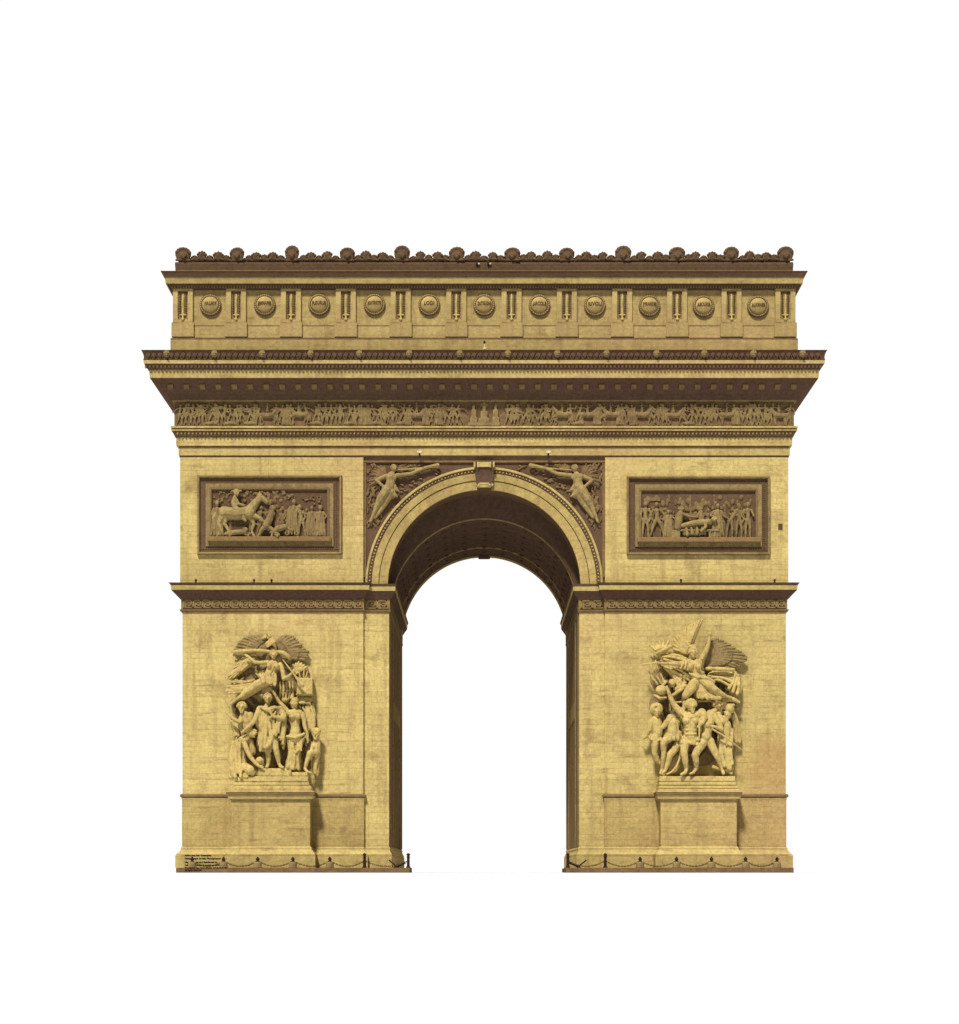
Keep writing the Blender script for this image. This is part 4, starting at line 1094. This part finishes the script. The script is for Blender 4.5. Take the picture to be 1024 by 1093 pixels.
c.wing((648, 235), [(700, 192), (740, 190), (790, 205), (835, 230), (880, 255), (925, 290), (965, 320), (1000, 352), (1000, 385), (965, 415), (920, 440), (870, 452), (820, 455), (770, 445), (720, 440), (680, 450)], 12, 12, 24, 15, .45, True, (630, 440))
c.build('wing', 'mid', RG, vox=.032)
c = G(A); c.wing((440, 320), [(595, 15), (560, 22), (525, 36), (495, 55), (465, 75), (430, 100), (400, 128), (370, 155), (345, 190), (330, 225), (325, 265), (335, 300)], 6, 5, 30, 17, .5, False)
c.build('wing', 'carved', RG, vox=.032)
c = G(A); c.ch((182, 406, 26, 14), (40, 420, 25, 8)); c.ch((170, 385, 26, 10), (175, 430, 26, 10)); 
for x, y in ((110, 238), (140, 228), (170, 215), (205, 208), (245, 205), (290, 198), (310, 230)): c.ch((230, 340, 12, 16), ((230 + x) / 2, (340 + y) / 2, 14, 18), (x, y, 13, 8))
for a, b_ in (((75, 440), (190, 600)), ((125, 425), (225, 600)), ((165, 400), (250, 580)), ((100, 470), (150, 560))): c.ch((*a, 18, 8), (*b_, 19, 9))
c.ch((180, 320, 18, 18), (310, 255, 18, 20)); 
c.build('sword_and_spears', 'carved', RG, vox=.032)
c = G(A)
c.folds(((210, 345), (230, 440)), ((470, 370), (490, 570)), 16, 22, 7, .2, 2.4); c.folds(((250, 450), (300, 450)), ((380, 640), (470, 610)), 15, 22, 5, .2, 2.2)
c.el(770, 520, 11, 130, 55, 4); c.ch((640, 458, 18, 20), (760, 462, 19, 24), (880, 470, 18, 20)); c.folds(((650, 520), (690, 560)), ((880, 560), (860, 620)), 16, 22, 3, .2, 1.6); c.folds(((890, 470), (940, 540)), ((820, 640), (930, 690)), 16, 22, 5, .2, 2.4); c.ch((880, 470, 18, 12), (915, 520, 18, 10), (940, 545, 17, 9))
c.ch((780, 740, 18, 24), (880, 740, 18, 26), (930, 765, 17, 16)); c.ch((330, 770, 18, 13), (480, 755, 17, 12), (700, 752, 17, 12))
c.build('drapery', 'carved', RG, vox=.032)
c = G(A); c.el(222, 655, 20, 54, 46, 6); c.ch((160, 700, 22, 13), (210, 728, 23, 15), (265, 722, 22, 12)); c.ch((235, 610, 20, 14), (265, 580, 19, 18), (240, 575, 19, 14)); c.build('raised_helmet', 'carved', RG, vox=.032)
c = G(A); c.el(320, 590, 18, 34, 40, 5); c.head(322, 590, 19, 28, 36, .4, .9); c.ch((350, 640, 17, 24), (430, 620, 17, 34)); c.ch((330, 700, 18, 18), (420, 640, 18, 24)); c.build('trumpeter', 'carved', RG, vox=.032)
c = G(B)                               # bearded warrior
c.head(492, 150, 29, 42, 52, .45, 1.25, -8, True); c.ch((440, 130, 26, 30), (430, 180, 26, 22)); c.ch((480, 205, 26, 34), (490, 240, 25, 46))
c.ch((435, 250, 25, 54), (500, 265, 26, 70), (565, 240, 25, 52)); c.ch((490, 320, 26, 78), (488, 390, 26, 70), (488, 440, 25, 74)); c.el(455, 290, 31, 44, 36, 4); c.el(530, 290, 31, 44, 36, 4)
for y in (345, 380, 415): c.el(490, y, 31, 52, 14, 2.4)
c.ch((420, 235, 25, 44), (375, 190, 25, 36), (340, 150, 25, 31), (310, 90, 26, 26), (288, 30, 26, 18)); c.hand(282, 12, 26, 110, 18)
c.ch((590, 220, 27, 48), (612, 260, 30, 38), (590, 310, 33, 28)); c.hand(575, 325, 33, 230, 17)
c.folds(((415, 440), (570, 440)), ((400, 490), (560, 510)), 28, 20, 9, .15, 2)
c.ch((440, 470, 26, 50), (432, 530, 29, 45), (430, 580, 30, 40), (440, 660, 28, 34), (452, 735, 26, 20), (440, 765, 29, 20), (405, 782, 32, 15)); c.ch((385, 500, 22, 46), (340, 560, 23, 40), (300, 605, 23, 36), (280, 680, 22, 30), (258, 745, 22, 19), (225, 775, 25, 15))
c.ch((400, 220, 28, 14), (450, 265, 33, 14), (540, 250, 33, 14))
c.build('bearded_warrior', 'carved', RG, vox=.032)
c = G(B); c.ch((572, 290, 33, 12), (566, 470, 32, 9)); c.ch((545, 470, 32, 8), (575, 465, 32, 8)); c.build('scabbard', 'carved', RG, vox=.032)
c = G(B)                               # youth
c.head(735, 150, 20, 38, 42, .5, 1.2); c.ch((715, 190, 19, 28), (690, 225, 20, 44)); c.ch((670, 240, 22, 56), (655, 320, 24, 58), (635, 390, 25, 52), (632, 450, 24, 56)); c.el(640, 330, 28, 40, 36, 4); c.el(628, 435, 28, 42, 40, 3)
c.ch((600, 490, 26, 50), (560, 550, 29, 44), (530, 605, 30, 38), (540, 670, 28, 32), (543, 725, 26, 20), (515, 765, 29, 16), (485, 776, 31, 12)); c.ch((665, 480, 24, 48), (695, 550, 25, 42), (725, 610, 26, 34), (755, 670, 25, 28), (775, 735, 24, 17), (788, 770, 28, 17))
c.ch((705, 250, 24, 34), (740, 310, 28, 27), (770, 375, 30, 23), (720, 350, 33, 18)); c.hand(700, 345, 33, 170, 15); c.ch((625, 240, 24, 34), (615, 300, 28, 26))
c.build('striding_youth', 'carved', RG, vox=.032)
c = G(B)                               # old man in a helmet
c.head(828, 235, 22, 34, 44, -.4, 0, 0, True); c.el(845, 185, 22, 42, 44, 6, -10); c.ch((795, 212, 23, 9), (880, 212, 23, 9)); c.ch((835, 150, 21, 16), (880, 150, 20, 16))
c.ch((790, 290, 20, 52), (810, 340, 20, 58), (815, 420, 19, 60), (815, 520, 18, 56)); c.folds(((760, 370), (870, 360)), ((760, 720), (880, 710)), 22, 24, 7, .12, 2.6)
c.ch((770, 280, 23, 34), (745, 290, 25, 28), (780, 400, 27, 20)); c.ch((865, 180, 16, 16), (905, 270, 15, 17), (935, 370, 14, 17), (935, 490, 13, 15)); c.ch((870, 250, 16, 20), (895, 370, 14, 26), (900, 480, 13, 26)); c.ch((740, 240, 23, 36), (775, 300, 25, 34))
c.ch((700, 715, 20, 20), (830, 745, 23, 22), (860, 770, 24, 16))
c.build('helmeted_elder', 'carved', RG, vox=.032)
c = G(B); c.ch((690, 370, 33, 11), (790, 430, 32, 10), (870, 490, 30, 9), (948, 552, 27, 7)); c.build('sword', 'carved', RG, vox=.032)
c = G(B)                               # curly-haired youth at the left
c.el(176, 190, 19, 48, 48, 4); c.head(182, 214, 21, 34, 44, .2, .5)
for k in range(12):
    t = -2.1 + k * .38; c.el(176 + math.sin(t) * 46, 188 - math.cos(t) * 46, 20, 17, 17, 3.4); c.el(176 + math.sin(t) * 28, 182 - math.cos(t) * 30, 22.5, 15, 15, 3)
c.ch((185, 255, 18, 26), (170, 290, 18, 56), (190, 340, 18, 56), (190, 410, 18, 54)); c.ch((130, 300, 19, 38), (115, 370, 18, 32), (75, 440, 16, 22), (60, 455, 16, 12)); c.ch((40, 395, 16, 8), (62, 460, 16, 8), (110, 430, 17, 12))
c.ch((175, 440, 19, 44), (165, 520, 19, 40), (162, 590, 18, 32), (185, 650, 16, 28), (220, 695, 15, 16)); c.folds(((130, 420), (240, 410)), ((120, 460), (240, 480)), 20, 16, 6)
c.build('curly_youth', 'carved', RG, vox=.032)
c = G(B)                               # crouching archer
c.ch((305, 265, 24, 38), (275, 310, 26, 30), (240, 345, 27, 26), (262, 300, 28, 18)); c.hand(235, 350, 28, 200, 15); c.ch((320, 270, 22, 40), (330, 330, 24, 60), (330, 400, 24, 66), (370, 430, 23, 56)); c.head(375, 300, 18, 30, 36, .5)
c.ch((320, 430, 25, 50), (260, 470, 27, 40), (240, 500, 27, 34), (245, 580, 25, 28), (238, 660, 24, 24), (228, 735, 22, 16), (215, 770, 26, 14)); c.folds(((270, 410), (400, 400)), ((250, 460), (390, 470)), 27, 22, 6)
c.build('crouching_archer', 'carved', RG, vox=.032)
c = G(B); c.ch((392, 560, 20, 11), (388, 640, 20, 11), (360, 710, 21, 11), (320, 755, 22, 11), (275, 780, 23, 10)); c.el(350, 690, 14, 50, 90, 3, 20); c.build('shield', 'carved', RG, vox=.032)

# --- black lettering on the plinth, low at the left
lt = [('H353 Arc De Triomphe', 913.2, 28.5), ('Getty Images Credit: Photographer', 916.3, 38.8), ('Manufactured and distributed by', 920.3, 35.0), ('Advanced design & quality graphics', 923.3, 38.6), ('The above has been lifesize cardboard cut', 926.2, 45.5), ('All Rights Reserved', 928.8, 18.0)]
for body, y, w in lt:
    p = 6.9 if y < 925.6 else 50.3
    q = 1 - p / D
    z = (EYE + (HY - y) * q) * S
    t = text_mesh('lettering', body, 2.0 * S * q, 'ink', ARCH, (0, 0, 0), width=w * q * S, extrude=.004, bold=.006)
    t.location = ((197.2 + w / 2 - CX) * q * S, -p * S, z)

# ------------------------------------------------------------------ kerb bollards and chains
P0 = 44.0
BGROUP = 'stone bollards along the kerb'
bp_ = [(205.3, 'l'), (238.8, 'l'), (275.2, 'l'), (312.8, 'l'), (352.2, 'l'), (683.4, 'r'), (722.3, 'r'), (759.6, 'r'), (796, 'r'), (829.6, 'r')]
BL = ['leftmost pale stone bollard, beside the black lettering', 'stone bollard just right of the black lettering', 'stone bollard below the left part of the left pedestal', 'stone bollard below the right part of the left pedestal', 'stone bollard beside the dark iron post on the left pier',
      'stone bollard beside the dark iron post on the right pier', 'stone bollard below the left part of the right pedestal', 'stone bollard below the middle of the right pedestal', 'stone bollard just right of the right pedestal', 'rightmost stone bollard at the right end of the chains']
def bollard_meshes():
    r = empty('bollard', '', 'bollard')
    h = (926.2 - 920.0) * (1 - P0 / D) * S
    bw = 4.2 * S
    m_ = MB(); m_.lathe(Vector((0, 0, 0)), [(bw * 1.12, 0), (bw * 1.12, .06), (bw, .08), (bw * .96, h * .92), (bw * .8, h), (bw * .25, h + .02)], 20); m_.build('post', 'mid', r, smooth=False, bevel=.012)
    m_ = MB(); m_.lathe(Vector((0, 0, h)), [(.12, 0), (.13, .05), (.08, .09), (.125, .16), (.13, .22), (.08, .30), (.035, .36), (.01, .38)], 12); m_.build('cap', 'iron', r, smooth=True)
    return r
bol0 = bollard_meshes()
kids = list(bol0.children)
for i, (x, _) in enumerate(bp_):
    r = bol0
    if i:
        r = bol0.copy(); col.objects.link(r)
        for k_ in kids: c = k_.copy(); col.objects.link(c); c.parent = r
    q = 1 - P0 / D
    r.location = ((x - CX) * q * S, -P0 * S, PAVE * S + .001)
    r['label'] = BL[i]; r['group'] = BGROUP
# dark iron posts
def ipost():
    r = empty('iron_post', '', 'post')
    m_ = MB(); m_.lathe(Vector((0, 0, 0)), [(.16, 0), (.16, .07), (.11, .10), (.10, .72), (.13, .75), (.13, .80), (.10, .82)], 14); m_.build('shaft', 'iron', r, smooth=False)
    m_ = MB(); m_.lathe(Vector((0, 0, .82)), [(.06, 0), (.13, .06), (.14, .12), (.09, .19), (.02, .22)], 12); m_.build('knob', 'iron', r, smooth=True)
    return r
ip0 = ipost(); kids2 = list(ip0.children)
IPX = [(389.3, 'dark iron post on the kerb below the inner edge of the left pier'), (436, 'dark iron post at the left foot of the arch opening'), (606.3, 'dark iron post at the right foot of the arch opening'), (646.3, 'dark iron post on the kerb below the inner edge of the right pier')]
for i, (x, lb) in enumerate(IPX):
    r = ip0
    if i:
        r = ip0.copy(); col.objects.link(r)
        for k_ in kids2: c = k_.copy(); col.objects.link(c); c.parent = r
    q = 1 - P0 / D
    r.location = ((x - CX) * q * S, -P0 * S, PAVE * S + .001); r['label'] = lb; r['group'] = 'dark iron posts on the kerb'
# chains: swags of links between neighbours
runs = [[(x, 'b') for x in (205.3, 238.8, 275.2, 312.8, 352.2)] + [(389.3, 'i'), (436, 'i')], [(606.3, 'i'), (646.3, 'i')] + [(x, 'b') for x in (683.4, 722.3, 759.6, 796, 829.6)]]
CL = [['iron chain hanging across the black lettering', 'iron chain just right of the black lettering', 'iron chain below the middle of the left pedestal', 'iron chain below the right edge of the left pedestal', 'iron chain from the last left bollard to an iron post', 'iron chain between the two iron posts of the left pier'],
      ['iron chain between the two iron posts of the right pier', 'iron chain from an iron post to the first right bollard', 'iron chain below the left edge of the right pedestal', 'iron chain below the left half of the right pedestal', 'iron chain below the right edge of the right pedestal', 'iron chain at the far right between the last two bollards']]
for run, lbs in zip(runs, CL):
    for (xa, ka), (xb, kb_), lb in zip(run[:-1], run[1:], lbs):
        q = 1 - P0 / D
        h0 = PAVE * S + .50
        A_, B_ = (xa - CX) * q * S, (xb - CX) * q * S
        nl = 22; pts = []
        for i in range(nl + 1):
            t = i / nl; pts.append(Vector((A_ + (B_ - A_) * t, 0, -.40 * (1 - (2 * t - 1) ** 2))))
        m_ = MB()
        for i in range(nl):
            a, b_ = pts[i], pts[i + 1]; d = (b_ - a); m = (a + b_) / 2
            d.normalize(); side = Vector((0, 1, 0)) if i % 2 else d.cross(Vector((0, 1, 0)))
            hl, hw = (b_ - a).length * .62, .05
            loop = [m + d * hl * math.cos(k * PI / 4) + side * hw * math.sin(k * PI / 4) for k in range(8)]
            for k in range(8): m_.cone(loop[k], loop[(k + 1) % 8], .021, .021, 5, False)
        o = m_.build('chain', 'chain', None, smooth=True); o.location = (0, -P0 * S, h0)
        o['label'] = lb; o['category'] = 'chain'; o['group'] = 'iron chains swagged along the kerb'
# slanted iron struts at the two inner corners
for xs, lb in (((413.5, 421, 433), 'crossed iron struts at the left foot of the opening'), ((628, 620, 608), 'crossed iron struts at the right foot of the opening')):
    m_ = MB(); q = 1 - 36 / D
    def pt(x, y): return V(x, y, 36)
    zt = PAVE * S
    m_.cone(pt(xs[0] + 2 * (1 if xs[0] < 500 else -1), 918), Vector((V(xs[1] + (4 if xs[0] < 500 else -4), 926, 36).x, -36 * S, zt)), .05, .05, 8)
    m_.cone(pt(xs[2], 921), Vector((V(xs[1], 926, 36).x, -36 * S, zt)), .07, .07, 8)
    o = m_.build('iron_strut', 'iron'); o['label'] = lb; o['category'] = 'strut'

# ------------------------------------------------------------------ small fittings that stand on the ledges
def tag(o, label, cat, group=None):
    o['label'] = label; o['category'] = cat
    if group: o['group'] = group
for i, (x, lb) in enumerate(((448, 'small floodlight on the band above the left winged figure'), (585.5, 'small floodlight on the band above the right winged figure'))):
    r = empty('floodlight', lb, 'floodlight', V(x, 485.4, 4.6), 'small floodlights above the arch')
    a = MB(); a.box(-2.4, 2.4, -3.2, 0, 1.2, 3.6); a.build('housing', 'lamp', r, bevel=.03)
    a = MB(); a.box(-.8, .8, -2, 4.2, -.2, 1.15); a.build('bracket', 'iron', r)
r = empty('beacon', 'small dark round beacon on a stem, on the top ledge at the centre', 'beacon', V(517.3, 372.6, 36 - 3))
a = MB(); a.cone(Vector((0, 0, 0)), Vector((0, 0, 5.4 * S)), .6 * S, .45 * S, 8); a.box(-1.6, 1.6, -1, 1, 0, 1.2); a.build('stem', 'lamp', r)
a = MB(); a.sphere(Vector((0, 0, 7.2 * S)), 1, (Vector((1.25 * S, 0, 0)), Vector((0, 1.25 * S, 0)), Vector((0, 0, 1.9 * S)))); a.build('globe', 'iron', r, smooth=True)
for i, (x, lb) in enumerate(((511.3, 'left one of two small pale lamps on the roof parapet'), (523.5, 'right one of two small pale lamps on the roof parapet'))):
    r = empty('parapet_lamp', lb, 'lamp', V(x, 282, 1.2), 'small pale lamps on the parapet')
    a = MB(); a.sphere(Vector((0, -.9 * S, 0)), 1.15 * S); a.build('lens', 'lamp', r, smooth=True)
    a = MB(); a.box(-3.2, -1.2, -1.6, .4, -1.2, 1.2); a.build('housing', 'iron', r)
for x, y, lb in ((209.3, 621.4, 'small dark finial near the left end of the left ledge'), (271.4, 621.4, 'small dark finial left of the middle of the left ledge'), (290, 621.4, 'small dark finial right of the middle of the left ledge'), (727, 622, 'small dark finial on the left part of the right ledge'), (827, 622, 'small dark finial near the right end of the right ledge')):
    a = MB(); a.lathe(Vector((0, 0, 0)), [(.09, 0), (.09, .04), (.04, .07), (.08, .14), (.09, .20), (.03, .27)], 10)
    o = a.build('finial', 'iron', None, smooth=True); o.location = V(x, 621.6, 10.8); o.location.z = Z(621.6, 12.6) * S
    tag(o, lb, 'finial', 'small dark finials on the ledges')

# ------------------------------------------------------------------ light
w = bpy.data.worlds.new('World'); scene.world = w; w.use_nodes = True
bg = w.node_tree.nodes['Background']; bg.inputs[0].default_value = (.95, .92, 1.0, 1); bg.inputs[1].default_value = .06
AZ, EL = math.radians(17), math.radians(52)
sd = bpy.data.lights.new('sun', 'SUN'); sd.energy = 5.0; sd.angle = math.radians(8); sd.color = (1, .975, .93)
so = bpy.data.objects.new('sun', sd); col.objects.link(so); so.location = (-60, -80, 100)
so.rotation_euler = Vector((math.sin(AZ) * math.cos(EL), math.cos(AZ) * math.cos(EL), -math.sin(EL))).to_track_quat('-Z', 'Y').to_euler()

# ------------------------------------------------------------------ camera
cd = bpy.data.cameras.new('camera'); cam = bpy.data.objects.new('camera', cd); col.objects.link(cam)
cam.location = (0, -D * S, EYE * S); cam.rotation_euler = (PI / 2, 0, 0)
cd.sensor_fit = 'VERTICAL'; cd.sensor_height = 36; cd.sensor_width = 36
cd.lens = 36 * D / 1093
cd.shift_y = (HY - 546.5) / 1093; cd.shift_x = -(CX - 512) / 1093
cd.clip_end = 1000; cd.clip_start = .5
scene.camera = cam
vs_ = scene.view_settings; vs_.view_transform = 'Standard'; vs_.look = 'None'; vs_.exposure = 0; vs_.gamma = 1; vs_.use_curve_mapping = False
scene.cycles.use_denoising = True
try:
    scene.cycles.denoiser = 'OPENIMAGEDENOISE'; scene.cycles.denoising_input_passes = 'RGB_ALBEDO_NORMAL'; scene.cycles.denoising_prefilter = 'ACCURATE'
except Exception: pass
scene.cycles.max_bounces = 6
